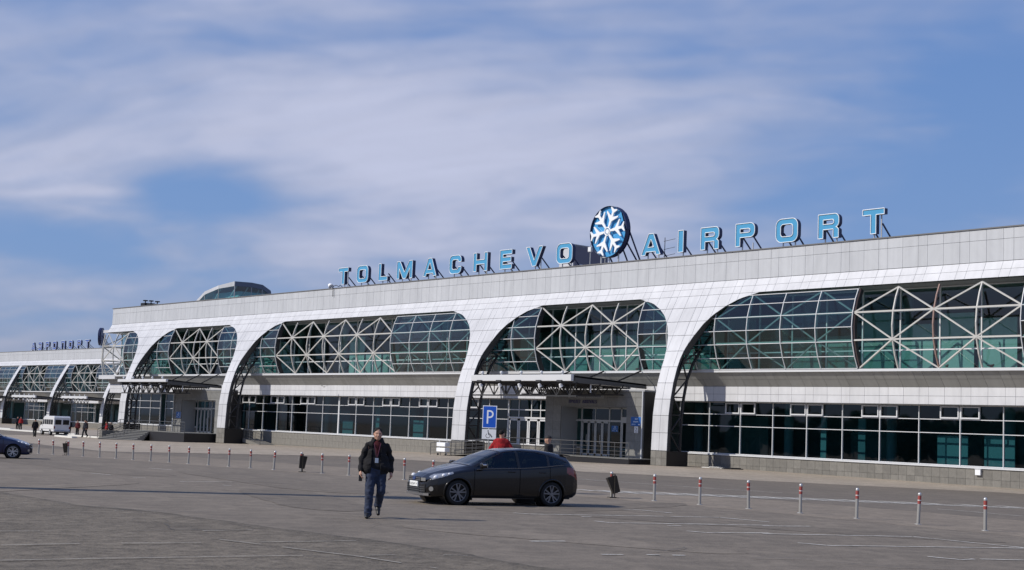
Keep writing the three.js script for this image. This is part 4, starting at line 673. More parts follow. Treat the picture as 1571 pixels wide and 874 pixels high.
  const wh = flat(.6, .42, 256, (k, w, h) => { k.fillStyle = '#eef0f0'; k.fillRect(0, 0, w, h); k.strokeStyle = k.fillStyle = '#15171a'; k.lineCap = 'round'; k.lineWidth = 15; k.beginPath(); k.arc(w * .43, h * .17, 11, 0, 7); k.fill(); k.beginPath(); k.moveTo(w * .44, h * .28); k.lineTo(w * .49, h * .55); k.lineTo(w * .63, h * .56); k.lineTo(w * .70, h * .78); k.stroke(); k.lineWidth = 8; k.beginPath(); k.arc(w * .43, h * .66, h * .21, -.4, 4.2); k.stroke(); k.beginPath(); k.moveTo(w * .46, h * .42); k.lineTo(w * .58, h * .42); k.stroke(); k.beginPath(); k.moveTo(w * .7, h * .78); k.lineTo(w * .75, h * .74); k.stroke(); });
  part('pole', bar(V(0, 0, -.05), V(0, 2.95, -.05), .03, 10), M.postSteel, s);
  board('parking_plate', .60, .95, .02, P, s, 0, 2.46, 0, M.frame); board('wheelchair_plate', .60, .42, .02, wh, s, 0, 1.74, 0, M.frame);
  for (const y of [2.2, 2.7, 1.74]) part('clamp', box(-.05, .05, y - .02, y + .02, -.1, -.02), M.silver, s);
  // tall mast that stands left of the picture and throws the long shadow over the car park
  const m = thing('light_mast', 'tall grey mast left of the picture, whose shadow crosses the car park', 'mast', [-37.4, gy(-37.4, -8.8), -8.8]);
  part('mast_shaft', new THREE.CylinderGeometry(.34, .42, 11.6, 14).translate(0, 5.8, 0), M.postSteel, m); part('mast_head', rbox(-.7, .7, 11.2, 11.9, -.4, .4, .05), M.frameGrey, m);
}
/* ---------- cars ---------- */
const paint = (r, g, b) => phys({ color: lin(r, g, b), roughness: .38, metalness: .35, clearcoat: 1, clearcoatRoughness: .06 });
const carGlass = phys({ color: lin(.10, .125, .12), roughness: .02, transmission: 1, thickness: 0, ior: 1.5 });
const carGlassFront = phys({ color: lin(.14, .185, .18), roughness: .02, transmission: 1, thickness: 0, ior: 1.5 });
const lampGlass = phys({ color: lin(.34, .34, .33), roughness: .12, metalness: .4, clearcoat: 1, clearcoatRoughness: .03 });
const lampRed = phys({ color: lin(.20, .006, .010), roughness: .15, clearcoat: 1 });
const chrome = std({ color: lin(.75, .75, .75), roughness: .18, metalness: 1 });
const alloy = std({ color: lin(.19, .19, .20), roughness: .35, metalness: .8 }), alloyLight = std({ color: lin(.50, .50, .52), roughness: .3, metalness: .8 });
const hatch = {
  top: [[2.19, 2.12, 1.98, 1.6, 1.15, .93, .5, .12, -.15, -.55, -1.05, -1.5, -1.83, -1.98, -2.1, -2.19], [.56, .68, .78, .90, 1.00, 1.05, 1.265, 1.405, 1.455, 1.482, 1.462, 1.405, 1.335, 1.17, 1.00, .74]],
  belt: [[2.19, 2.05, 1.7, 1.3, .9, .3, -.3, -1, -1.5, -1.85, -2.05, -2.19], [.50, .64, .76, .86, .915, .945, .965, 1.01, 1.075, 1.08, .95, .62]],
  wid: [[2.19, 2.14, 2.05, 1.9, 1.65, 1.35, .5, -1.3, -1.7, -1.95, -2.1, -2.19], [.50, .62, .74, .84, .895, .91, .905, .91, .885, .82, .74, .60]],
  roof: [[2.19, 1.6, 1.0, .5, 0, -.6, -1.4, -1.85, -2.0, -2.19], [.36, .62, .74, .70, .635, .61, .60, .585, .60, .45]],
  bot: [[2.19, 2.0, 1.7, -1.7, -2.0, -2.19], [.22, .20, .20, .20, .24, .34]],
  axle: [1.36, -1.29], rw: .325, len: [2.19, -2.19],
  glass: [[[.86, .97], [.42, 1.19], [.06, 1.36], [-.30, 1.405], [-.31, .985]], [[-.38, .988], [-.37, 1.408], [-.85, 1.395], [-1.20, 1.33], [-1.16, 1.045]], [[-1.23, 1.06], [-1.27, 1.315], [-1.55, 1.235], [-1.76, 1.15], [-1.60, 1.10]]],
  doors: [[.93, -.345], [-.345, -1.22]], screen: [.16, .98], rear: [-1.86, -2.04], shelf: true,
};
const up = ([a, b]) => [a.slice().reverse(), b.slice().reverse()];
function buildCar(name, label, spec, pos, turn, body, rimMat, far) {
  const o = thing(name, label, 'car', pos, turn), c = { ...spec }, N = far ? 170 : 300, S = far ? 52 : 90; o.scale.setScalar(.975); for (const k of ['top', 'belt', 'wid', 'roof', 'bot']) c[k] = up(spec[k]);
  const sec = (x) => { // half section, sill to centre line: polyline of [y, z]
    const yT = interp(...c.top, x), yB = Math.min(interp(...c.belt, x), yT - .05), W = interp(...c.wid, x), R = Math.min(interp(...c.roof, x), W - .03), y0 = interp(...c.bot, x), q = yT - yB;
    return [[y0, W - .13], [y0 + .03, W - .06], [y0 + .14, W - .015], [lerp(y0, yB, .55), W + .004], [yB - .10, W - .004], [yB - .02, W - .022], [yB + .012, W - .05], [yB + q * .45, lerp(W - .05, R, .52)], [yT - Math.min(.09, q * .28), R], [yT - Math.min(.03, q * .1), R - .10], [yT - .008, R * .6], [yT, R * .3], [yT + .002, 0]];
  };
  const curve = (x) => { const p = sec(x).map(([y, z]) => V(x, y, z)), cv = new THREE.CatmullRomCurve3(p, false, 'centripetal'); return Array.from({ length: S + 1 }, (_, i) => cv.getPoint(i / S)); };
  const xs = Array.from({ length: N + 1 }, (_, i) => { const t = i / N; return lerp(c.len[0], c.len[1], t - .055 * Math.sin(2 * Math.PI * t) / 1.0 * .9); }), ring = xs.map(curve);
  const inside = (poly, x, y) => { let k = false; for (let i = 0, j = poly.length - 1; i < poly.length; j = i++) { const [xi, yi] = poly[i], [xj, yj] = poly[j]; if (yi > y !== yj > y && x < (xj - xi) * (y - yi) / (yj - yi) + xi) k = !k; } return k; };
  const bins = {}, put = (k, q) => (bins[k] ??= []).push(q);
  for (let i = 0; i < N; i++) for (let j = 0; j < S; j++) {
    const a = ring[i][j], b = ring[i + 1][j], d = ring[i][j + 1], e = ring[i + 1][j + 1], x = (a.x + b.x) / 2, y = (a.y + d.y) / 2, z = (a.z + d.z) / 2, t = (j + .5) / S * 12;
    let k = 'body_shell', cut = false;
    for (const ax of c.axle) if (Math.hypot(x - ax, y - c.rw) < c.rw + .055 && z > .45 && t < 6.5) cut = true; if (cut) continue;
    const g = c.glass.findIndex((p) => inside(p, x, y));
    if (g >= 0 && t > 5.6 && t < 9) k = 'side_window_' + g;
    else if (t > 8.4 && x > c.screen[0] && x < c.screen[1] && y > interp(...c.top, x) - .075) k = 'windscreen';
    else if (t > 8.2 && x < c.rear[0] && x > c.rear[1]) k = 'rear_window';
    else if (c.glass.some((p) => inside(p.map(([u, v]) => [u, v]), x + .06, y) || inside(p, x - .06, y) || inside(p, x, y - .035)) && t > 5.8 && t < 8.6) k = 'window_trim';
    else if (t > 8.4 && x > c.screen[0] - .05 && x < c.screen[1] + .09 && y > interp(...c.top, x) - .09) k = 'screen_surround';
    else if (x > 1.30 && x < 2.03 && t > 3.9 && y > lerp(.79, .615, (x - 1.5) / .55) && y < lerp(.835, .735, (x - 1.5) / .55) && x > 1.5 && x < 2.04 && z > .54) k = 'headlight';
    else if (x < -1.72 && x > -2.12 && y > .70 && y < 1.03 - (x + 1.9) * .05 && z > .6 && t < 6.8 && y > .70 + (x + 2.12) * .45) k = 'tail_light';
    else if (x > 1.02 && t > 6.4) k = 'bonnet';
    else if (c.doors.some((d2) => Math.abs(x - d2[0]) < .010 || Math.abs(x - d2[1]) < .010) && t > 1.5 && t < 6.2) k = 'door_gap';
    else if (c.doors[0][1] < x && x < c.doors[0][0] && t > 1.6 && t < 6.2) k = 'front_door';
    else if (c.doors[1][1] < x && x < c.doors[1][0] && t > 1.6 && t < 6.2) k = 'rear_door';
    else if (t < 1.5 && x < 1.0 && x > -1.0) k = 'sill';
    else if (x > 1.75 && t < 6.4) k = 'front_bumper';
    else if (x < -1.85 && y < .72) k = 'rear_bumper';
    const inset = { side_window_0: .012, side_window_1: .012, side_window_2: .012, window_trim: .004, door_gap: .016, windscreen: .006, rear_window: .006, screen_surround: .006 }[k] || 0;
    put(k, [a, b, e, d, inset]);
  }
  // nose and tail caps
  for (const [r, k, flip] of [[ring[0], 'front_bumper', 1], [ring[N], 'tailgate', 0]]) for (let j = 0; j < S; j++) { const a = r[j], b = r[j + 1], a0 = V(a.x, a.y, 0), b0 = V(b.x, b.y, 0); put(k, flip ? [a, b, b0, a0, 0] : [b, a, a0, b0, 0]); }
  const mats = { windscreen: carGlassFront, rear_window: carGlass, window_trim: M.black, screen_surround: M.black, headlight: lampGlass, tail_light: lampRed, door_gap: M.black, sill: M.black };
  for (const [k, list] of Object.entries(bins)) for (const side of k.startsWith('side_window') || ['headlight', 'tail_light', 'front_door', 'rear_door', 'door_gap', 'window_trim', 'sill'].includes(k) ? [1, -1] : [0]) {
    const p = [], idx = new Map(), ind = [], at = (v, s, inset, nx) => { const key = v.x.toFixed(4) + v.y.toFixed(4) + (v.z * s).toFixed(4); if (!idx.has(key)) { idx.set(key, p.length / 3); p.push(v.x, v.y - (v.y > 1.2 ? inset * .3 : 0), (v.z - inset) * s); } return idx.get(key); };
    for (const [a, b, e, d, inset] of list) for (const s of side ? [side] : [1, -1]) { const q = [a, b, e, d].map((v) => at(v, s, inset)); if (s > 0) ind.push(q[0], q[2], q[1], q[0], q[3], q[2]); else ind.push(q[0], q[1], q[2], q[0], q[2], q[3]); }
    const g = new THREE.BufferGeometry(); g.setAttribute('position', new THREE.Float32BufferAttribute(p, 3)); g.setIndex(ind); g.computeVertexNormals();
    const nm = k.replace(/_\d$/, ''); part(nm, g, k.startsWith('side_window') ? (k.endsWith('0') ? carGlassFront : carGlass) : mats[k] || body, o);
  }
  const noseX = (z) => { const [xs2, ws] = spec.wid; for (let i = 1; i < ws.length; i++) if (Math.abs(z) <= ws[i]) { if (Math.abs(z) <= ws[0]) return xs2[0]; const t = (Math.abs(z) - ws[i - 1]) / (ws[i] - ws[i - 1]); return lerp(xs2[i - 1], xs2[i], t); } return xs2.at(-1); };
  const nose = (z0, z1, y0, y1, d, sh = 0, n = 10) => { const q = []; for (let i = 0; i < n; i++) { const a = lerp(z0, z1, i / n), b = lerp(z0, z1, (i + 1) / n), sa = sh * Math.abs(a), sb = sh * Math.abs(b), X = (z) => noseX(z) + d; q.push([V(X(a), y0 + sa, a), V(X(b), y0 + sb, b), V(X(b), y1 + sb, b), V(X(a), y1 + sa, a)].reverse(), [V(X(a), y1 + sa, a), V(X(b), y1 + sb, b), V(X(b) - .06, y1 + sb, b), V(X(a) - .06, y1 + sa, a)].reverse(), [V(X(a) - .06, y0 + sa, a), V(X(b) - .06, y0 + sb, b), V(X(b), y0 + sb, b), V(X(a), y0 + sa, a)].reverse()); } return quads(q); };
  if (!far) {
    part('grille', nose(-.40, .40, .56, .68, .012), M.black, o); for (const y of [.595, .64]) part('grille_bar', nose(-.42, .42, y, y + .016, .022), chrome, o);
    part('lower_grille', nose(-.36, .36, .27, .50, .010), M.black, o); for (const y of [.29, .34, .39, .44]) part('grille_bar', nose(-.34, .34, y, y + .014, .018), M.rail, o);
    for (const s of [-1, 1]) { part('side_intake', nose(s * .38, s * .62, .30, .50, .010), M.black, o); for (const y of [.33, .38, .43]) part('grille_bar', nose(s * .38, s * .60, y, y + .014, .02), M.rail, o); }
    for (const s of [-1, 1]) for (const [x, y, z, r] of [[1.93, .69, .765, .062], [1.74, .745, .83, .055], [1.60, .785, .855, .035]]) { const g = new THREE.SphereGeometry(r, 14, 10); g.scale(1, .8, .7); g.translate(x, y, s * z); part('lamp_reflector', g, M.snow, o); }
    part('lower_lip', nose(-.72, .72, .225, .285, .03), chrome, o);
    for (const s of [-1, 1]) { const x = noseX(.74); const f = new THREE.CylinderGeometry(.06, .06, .05, 16); f.rotateZ(Math.PI / 2); f.rotateY(-s * .8); f.translate(x - .02, .40, s * .745); part('fog_lamp', f, lampGlass, o); }
    if (!c.noPlate) { const plate = flat(.52, .125, 256, (k, w, h) => { k.fillStyle = '#eef0ee'; k.fillRect(0, 0, w, h); k.fillStyle = '#181818'; k.font = 'bold 46px sans-serif'; k.fillText('О203АР', 10, h * .8); k.font = 'bold 34px sans-serif'; k.fillText('54', w * .80, h * .68); k.fillRect(w * .76, 0, 3, h); });
    const pb = part('number_plate', box(2.20, 2.222, .435, .565, -.27, .27), M.snow, o); const pg = new THREE.PlaneGeometry(.52, .12); pg.rotateY(Math.PI / 2); pg.translate(2.2265, .5, 0); part('printed_face', pg, std({ map: plate, roughness: .4 }), pb); }
    const em = new THREE.CylinderGeometry(.045, .045, .02, 20); em.scale(1, 1, 1.9); em.rotateZ(-Math.PI / 2); em.translate(2.215, .635, 0); for (const s of [-1, 1]) part('turn_lamp', nose(s * .44, s * .62, .585, .665, .012), lampGlass, o); part('oval_badge', em, std({ color: lin(.05, .09, .25), roughness: .3, metalness: .4 }), o);
  }
  for (const ax of c.axle) for (const s of [-1, 1]) { // wheel arch lips follow the flank
    const pts = []; for (let k = 0; k <= 26; k++) { const th = lerp(-.30, Math.PI + .30, k / 26), x = ax + Math.cos(th) * (c.rw + .05), y = c.rw + Math.sin(th) * (c.rw + .05), cv = curve(x).filter((v) => v.z > .3); let best = cv[0]; for (const v of cv) if (Math.abs(v.y - y) < Math.abs(best.y - y)) best = v; pts.push(V(x, y, s * (best.z - .004))); }
    part('wheel_arch', tubeOf(pts, .024, 60, 8), body, o);
  }
  // inside
  part('cabin_tub', [box(-1.75, .95, .30, .62, -.74, .74), box(.62, .98, .6, .93, -.70, .70)], M.black, o);
  for (const [x, z] of [[-.18, .37], [-.18, -.37]]) part('seat', [rbox(x - .28, x + .28, .45, .68, z - .25, z + .25, .06), rbox(x - .38, x - .20, .6, 1.14, z - .24, z + .24, .06), rbox(x - .40, x - .29, 1.14, 1.33, z - .13, z + .13, .04)], M.bin, o);
  part('rear_seat', [rbox(-1.3, -.75, .45, .68, -.62, .62, .06), rbox(-1.42, -1.22, .6, 1.16, -.62, .62, .06)], M.bin, o);
  const sw = new THREE.TorusGeometry(.17, .016, 8, 20); sw.rotateY(Math.PI / 2); sw.rotateZ(-.4); sw.translate(.50, .98, -.37); part('steering_wheel', sw, M.black, o);
  part('underbody', [box(-1.95, 2.0, .19, .34, -.62, .62), box(-.85, .9, .19, .5, -.8, .8)], M.black, o);
  // wheels
  for (const ax of c.axle) for (const s of [-1, 1]) {
    const w = new THREE.Group(); w.name = 'wheel'; w.position.set(ax, c.rw, s * .785); if (s < 0) w.rotation.y = Math.PI; o.add(w);
    const r = c.rw, rr = r * .70, ty = lathe([[rr, -.10], [r - .03, -.105], [r - .008, -.08], [r, -.04], [r, .04], [r - .008, .08], [r - .03, .105], [rr + .01, .11], [rr, .10]], 40); ty.rotateX(Math.PI / 2); part('tyre', ty, M.rubber, w);
    const dish = lathe([[0, .02], [rr * .9, .0], [rr, .095], [rr - .012, .10], [rr * .86, .03], [0, .045]], 36); dish.rotateX(Math.PI / 2); const sp = [];
    for (let k = 0; k < 5; k++) for (const d of [-.13, .13]) { const a = k * Math.PI * .4 + .3, b = a + d, e = a + d * 1.75; sp.push(beam(V(Math.cos(b) * .05, Math.sin(b) * .05, .085), V(Math.cos(e) * (rr - .012), Math.sin(e) * (rr - .012), .088), .034, .03, V(0, 0, 1))); }
    const hub = new THREE.CylinderGeometry(.05, .055, .03, 18); hub.rotateX(Math.PI / 2); hub.translate(0, 0, .095); const lip = new THREE.TorusGeometry(rr - .005, .012, 6, 40); lip.translate(0, 0, .095);
    part('rim', [...sp, hub, lip], rimMat, w); part('brake_disc', dish, M.black, w);
    const well = new THREE.CylinderGeometry(r + .06, r + .06, .34, 28, 1, true); well.rotateX(Math.PI / 2); well.translate(ax, c.rw, s * .72); const plateW = new THREE.CircleGeometry(r + .06, 28); plateW.translate(ax, c.rw, s * .56); part('wheel_well', [well, plateW], M.black, o);
  }
  for (const s of [-1, 1]) {
    const mx = .72, mh = part('mirror', [rbox(mx - .06, mx + .10, .96, 1.09, s > 0 ? .93 : -1.10, s > 0 ? 1.10 : -.93, .04), beam(V(mx, .95, s * .86), V(mx, .99, s * .96), .06, .05)], body, o); part('mirror_glass', box(mx - .068, mx - .06, .975, 1.075, s > 0 ? .95 : -1.08, s > 0 ? 1.08 : -.95), chrome, mh); part('mirror_trim', rbox(mx - .03, mx + .08, 1.02, 1.06, s > 0 ? 1.07 : -1.107, s > 0 ? 1.107 : -1.07, .012), chrome, mh);
    for (const hx of [-.12, -1.0]) part('door_handle', rbox(hx - .10, hx + .10, .865, .895, s > 0 ? .90 : -.935, s > 0 ? .935 : -.90, .012), body, o);
    if (!far) part('beltline_strip', Array.from({ length: 14 }, (_, i) => { const a = lerp(.85, -1.62, i / 14), b = lerp(.85, -1.62, (i + 1) / 14), f = (x) => V(x, interp(...c.belt, x) + .004, s * (interp(...c.wid, x) - .026)); return beam(f(a), f(b), .012, .016); }), M.rail, o);
    part('mud_flap', box(c.axle[0] - .40, c.axle[0] - .385, .14, .34, s * .70, s * .88), M.rubber, o);
  }
  if (c.shelf) part('roof_spoiler', slab([V(-1.70, 1.37, .53), V(-1.98, 1.335, .51), V(-1.98, 1.335, -.51), V(-1.70, 1.37, -.53)], V(0, -.03, 0)), body, o);
  part('aerial', bar(V(-1.3, 1.42, 0), V(-1.48, 1.56, 0), .006, 5), M.black, o);
  return o;
}
const turnTo = (dx, dz) => Math.atan2(-dz, dx);   // heading of local +x
buildCar('parked_hatchback', 'dark grey hatchback parked on the asphalt beside the walking man', hatch, [-28.75, gy(-28.75, -23.3) - .005, -23.3], turnTo(-.25, .968), phys({ color: lin(.011, .010, .010), roughness: .25, specularIntensity: .5, clearcoat: .55, clearcoatRoughness: .05 }), alloy);
const sedan = { ...hatch, top: [[2.22, 2.12, 1.98, 1.6, 1.15, .95, .5, .10, -.2, -.6, -1.0, -1.35, -1.6, -2.0, -2.2], [.55, .66, .75, .88, .97, 1.01, 1.24, 1.38, 1.44, 1.455, 1.41, 1.25, 1.09, 1.06, .85]], len: [2.22, -2.2], rear: [-1.12, -1.52], shelf: false, noPlate: true };
buildCar('parked_sedan', 'bright blue car cut off by the left picture edge', sedan, [-64.35, gy(-64.35, -22.84), -22.84], turnTo(.33, -.944), paint(.003, .008, .055), alloyLight);
/* ---------- white minibus ---------- */
{
  const o = thing('white_minibus', 'white minibus with dark windows parked before the far wing', 'minibus', [-156.6, gy(-156.6, -63.6), -63.6], turnTo(-.996, -.087)); o.scale.setScalar(.93);
  const side = new THREE.Shape(); [[2.65, .5], [2.68, .85], [2.45, 1.08], [1.95, 1.18], [1.30, 2.02], [.9, 2.2], [-2.6, 2.24], [-2.72, 2.1], [-2.75, .5]].forEach((p, i) => (i ? side.lineTo(...p) : side.moveTo(...p)));
  const g = new THREE.ExtrudeGeometry(side, { depth: 1.80, bevelEnabled: true, bevelSize: .06, bevelThickness: .08, bevelSegments: 3 }); g.translate(0, 0, -.9); const wp = phys({ color: lin(.78, .78, .78), roughness: .35, clearcoat: .6 }); part('body_shell', g, wp, o);
  for (const s of [-1, 1]) { for (const [a, b] of [[1.75, .95], [.78, .12], [0, -.7], [-.82, -1.5], [-1.62, -2.4]]) part('side_window', a === 1.75 ? slab([V(a - .1, 1.28, s * .985), V(b, 1.28, s * .985), V(b, 1.85, s * .985), V(1.36, 1.85, s * .985)], V(0, 0, s * .01)) : rbox(b, a, 1.28, 1.86, s * .975 - .02, s * .975 + .02, .015), M.black, o); part('mirror', rbox(1.55, 1.68, 1.2, 1.5, s * 1.05, s * 1.2, .03), M.black, o); part('side_strip', box(-2.6, 2.4, .72, .78, s * .975, s * .99), M.frameGrey, o); }
  for (const z of [-.46, .46]) part('rear_window', rbox(-2.83, -2.80, 1.3, 1.86, z - .36, z + .36, .01), M.black, o); part('rear_bumper', rbox(-2.95, -2.7, .42, .62, -.95, .95, .05), M.frameGrey, o); for (const z of [-.9, .9]) part('tail_light', rbox(-2.84, -2.78, .8, 1.1, z - .07, z + .07, .01), lampRed, o);
  part('windscreen', slab([V(1.985, 1.22, .8), V(1.985, 1.22, -.8), V(1.41, 1.95, -.74), V(1.41, 1.95, .74)], V(-.03, -.02, 0)), M.black, o); part('front_bumper', rbox(2.5, 2.82, .35, .6, -.95, .95, .06), M.frameGrey, o); for (const z of [-.7, .7]) part('headlight', rbox(2.68, 2.76, .72, .9, z - .14, z + .14, .03), lampGlass, o);
  part('underbody', box(-2.6, 2.5, .3, .52, -.85, .85), M.black, o);
  for (const x of [1.65, -1.55]) for (const z of [-.9, .9]) { const w = new THREE.Group(); w.name = 'wheel'; w.position.set(x, .35, z); o.add(w); const t = new THREE.CylinderGeometry(.35, .35, .24, 26); t.rotateX(Math.PI / 2); part('tyre', t, M.rubber, w); const r = new THREE.CylinderGeometry(.19, .19, .26, 18); r.rotateX(Math.PI / 2); part('rim', r, M.frameGrey, w); }
}

/* ---------- people ---------- */
function sdfMesh(f, lo, hi, cell) {              // smooth surface of f = 0 (naive surface nets), normals from the field
  const n = [0, 1, 2].map((k) => Math.ceil((hi[k] - lo[k]) / cell) + 1), [nx, ny, nz] = n, val = new Float32Array(nx * ny * nz), id = (i, j, k) => i + nx * (j + ny * k);
  for (let k = 0; k < nz; k++) for (let j = 0; j < ny; j++) for (let i = 0; i < nx; i++) val[id(i, j, k)] = f(lo[0] + i * cell, lo[1] + j * cell, lo[2] + k * cell);
  const vid = new Int32Array(nx * ny * nz).fill(-1), p = [], ind = [];
  for (let k = 0; k + 1 < nz; k++) for (let j = 0; j + 1 < ny; j++) for (let i = 0; i + 1 < nx; i++) {
    let c = 0, sx = 0, sy = 0, sz = 0, neg = 0; const v = []; for (let q = 0; q < 8; q++) { const w = val[id(i + (q & 1), j + (q >> 1 & 1), k + (q >> 2))]; v.push(w); if (w < 0) neg++; } if (!neg || neg === 8) continue;
    for (let a = 0; a < 8; a++) for (const b of [a | 1, a | 2, a | 4]) if (b !== a && v[a] < 0 !== v[b] < 0) { const t = v[a] / (v[a] - v[b]); sx += (a & 1) + t * ((b & 1) - (a & 1)); sy += (a >> 1 & 1) + t * ((b >> 1 & 1) - (a >> 1 & 1)); sz += (a >> 2) + t * ((b >> 2) - (a >> 2)); c++; }
    vid[id(i, j, k)] = p.length / 3; p.push(lo[0] + (i + sx / c) * cell, lo[1] + (j + sy / c) * cell, lo[2] + (k + sz / c) * cell);
  }
  const quad = (a, b, c, d, flip) => { if (Math.min(a, b, c, d) < 0) return; flip ? ind.push(a, c, b, a, d, c) : ind.push(a, b, c, a, c, d); };
  for (let k = 1; k + 1 < nz; k++) for (let j = 1; j + 1 < ny; j++) for (let i = 1; i + 1 < nx; i++) {
    const s = val[id(i, j, k)] < 0;
    if (s !== val[id(i + 1, j, k)] < 0) quad(vid[id(i, j - 1, k - 1)], vid[id(i, j, k - 1)], vid[id(i, j, k)], vid[id(i, j - 1, k)], !s);
    if (s !== val[id(i, j + 1, k)] < 0) quad(vid[id(i - 1, j, k - 1)], vid[id(i - 1, j, k)], vid[id(i, j, k)], vid[id(i, j, k - 1)], !s);
    if (s !== val[id(i, j, k + 1)] < 0) quad(vid[id(i - 1, j - 1, k)], vid[id(i, j - 1, k)], vid[id(i, j, k)], vid[id(i - 1, j, k)], !s);
  }
  const g = new THREE.BufferGeometry(); g.setAttribute('position', new THREE.Float32BufferAttribute(p, 3)); g.setIndex(ind);
  const nn = new Float32Array(p.length), uv = new Float32Array(p.length / 3 * 2), e = cell * .5;
  for (let i = 0; i < p.length; i += 3) { const x = p[i], y = p[i + 1], z = p[i + 2]; let a = f(x + e, y, z) - f(x - e, y, z), b = f(x, y + e, z) - f(x, y - e, z), c = f(x, y, z + e) - f(x, y, z - e); const l = Math.hypot(a, b, c) || 1; nn[i] = a / l; nn[i + 1] = b / l; nn[i + 2] = c / l; uv[i / 3 * 2] = x + z * .7; uv[i / 3 * 2 + 1] = y; }
  g.setAttribute('normal', new THREE.Float32BufferAttribute(nn, 3)); g.setAttribute('uv', new THREE.Float32BufferAttribute(uv, 2)); return g;
}
const cone = (x, y, z, a, b, ra, rb) => { const dx = b[0] - a[0], dy = b[1] - a[1], dz = b[2] - a[2], l = dx * dx + dy * dy + dz * dz || 1e-9, t = clamp(((x - a[0]) * dx + (y - a[1]) * dy + (z - a[2]) * dz) / l, 0, 1); return Math.hypot(x - a[0] - t * dx, y - a[1] - t * dy, z - a[2] - t * dz) - lerp(ra, rb, t); };
const ell = (x, y, z, c, r) => { const a = (x - c[0]) / r[0], b = (y - c[1]) / r[1], d = (z - c[2]) / r[2], k = Math.hypot(a, b, d); return (k - 1) * Math.min(r[0], r[1], r[2]) * (k < .3 ? 1 : 1); };
const sm = (a, b, k) => { const h = Math.max(k - Math.abs(a - b), 0) / k; return Math.min(a, b) - h * h * k * .25; };
const skinTone = lin(.46, .26, .18);
const cloth = (r, g, b, tex = clothTex) => std({ color: lin(r, g, b), roughness: .92, map: tex, bumpMap: clothTex, bumpScale: .006 });
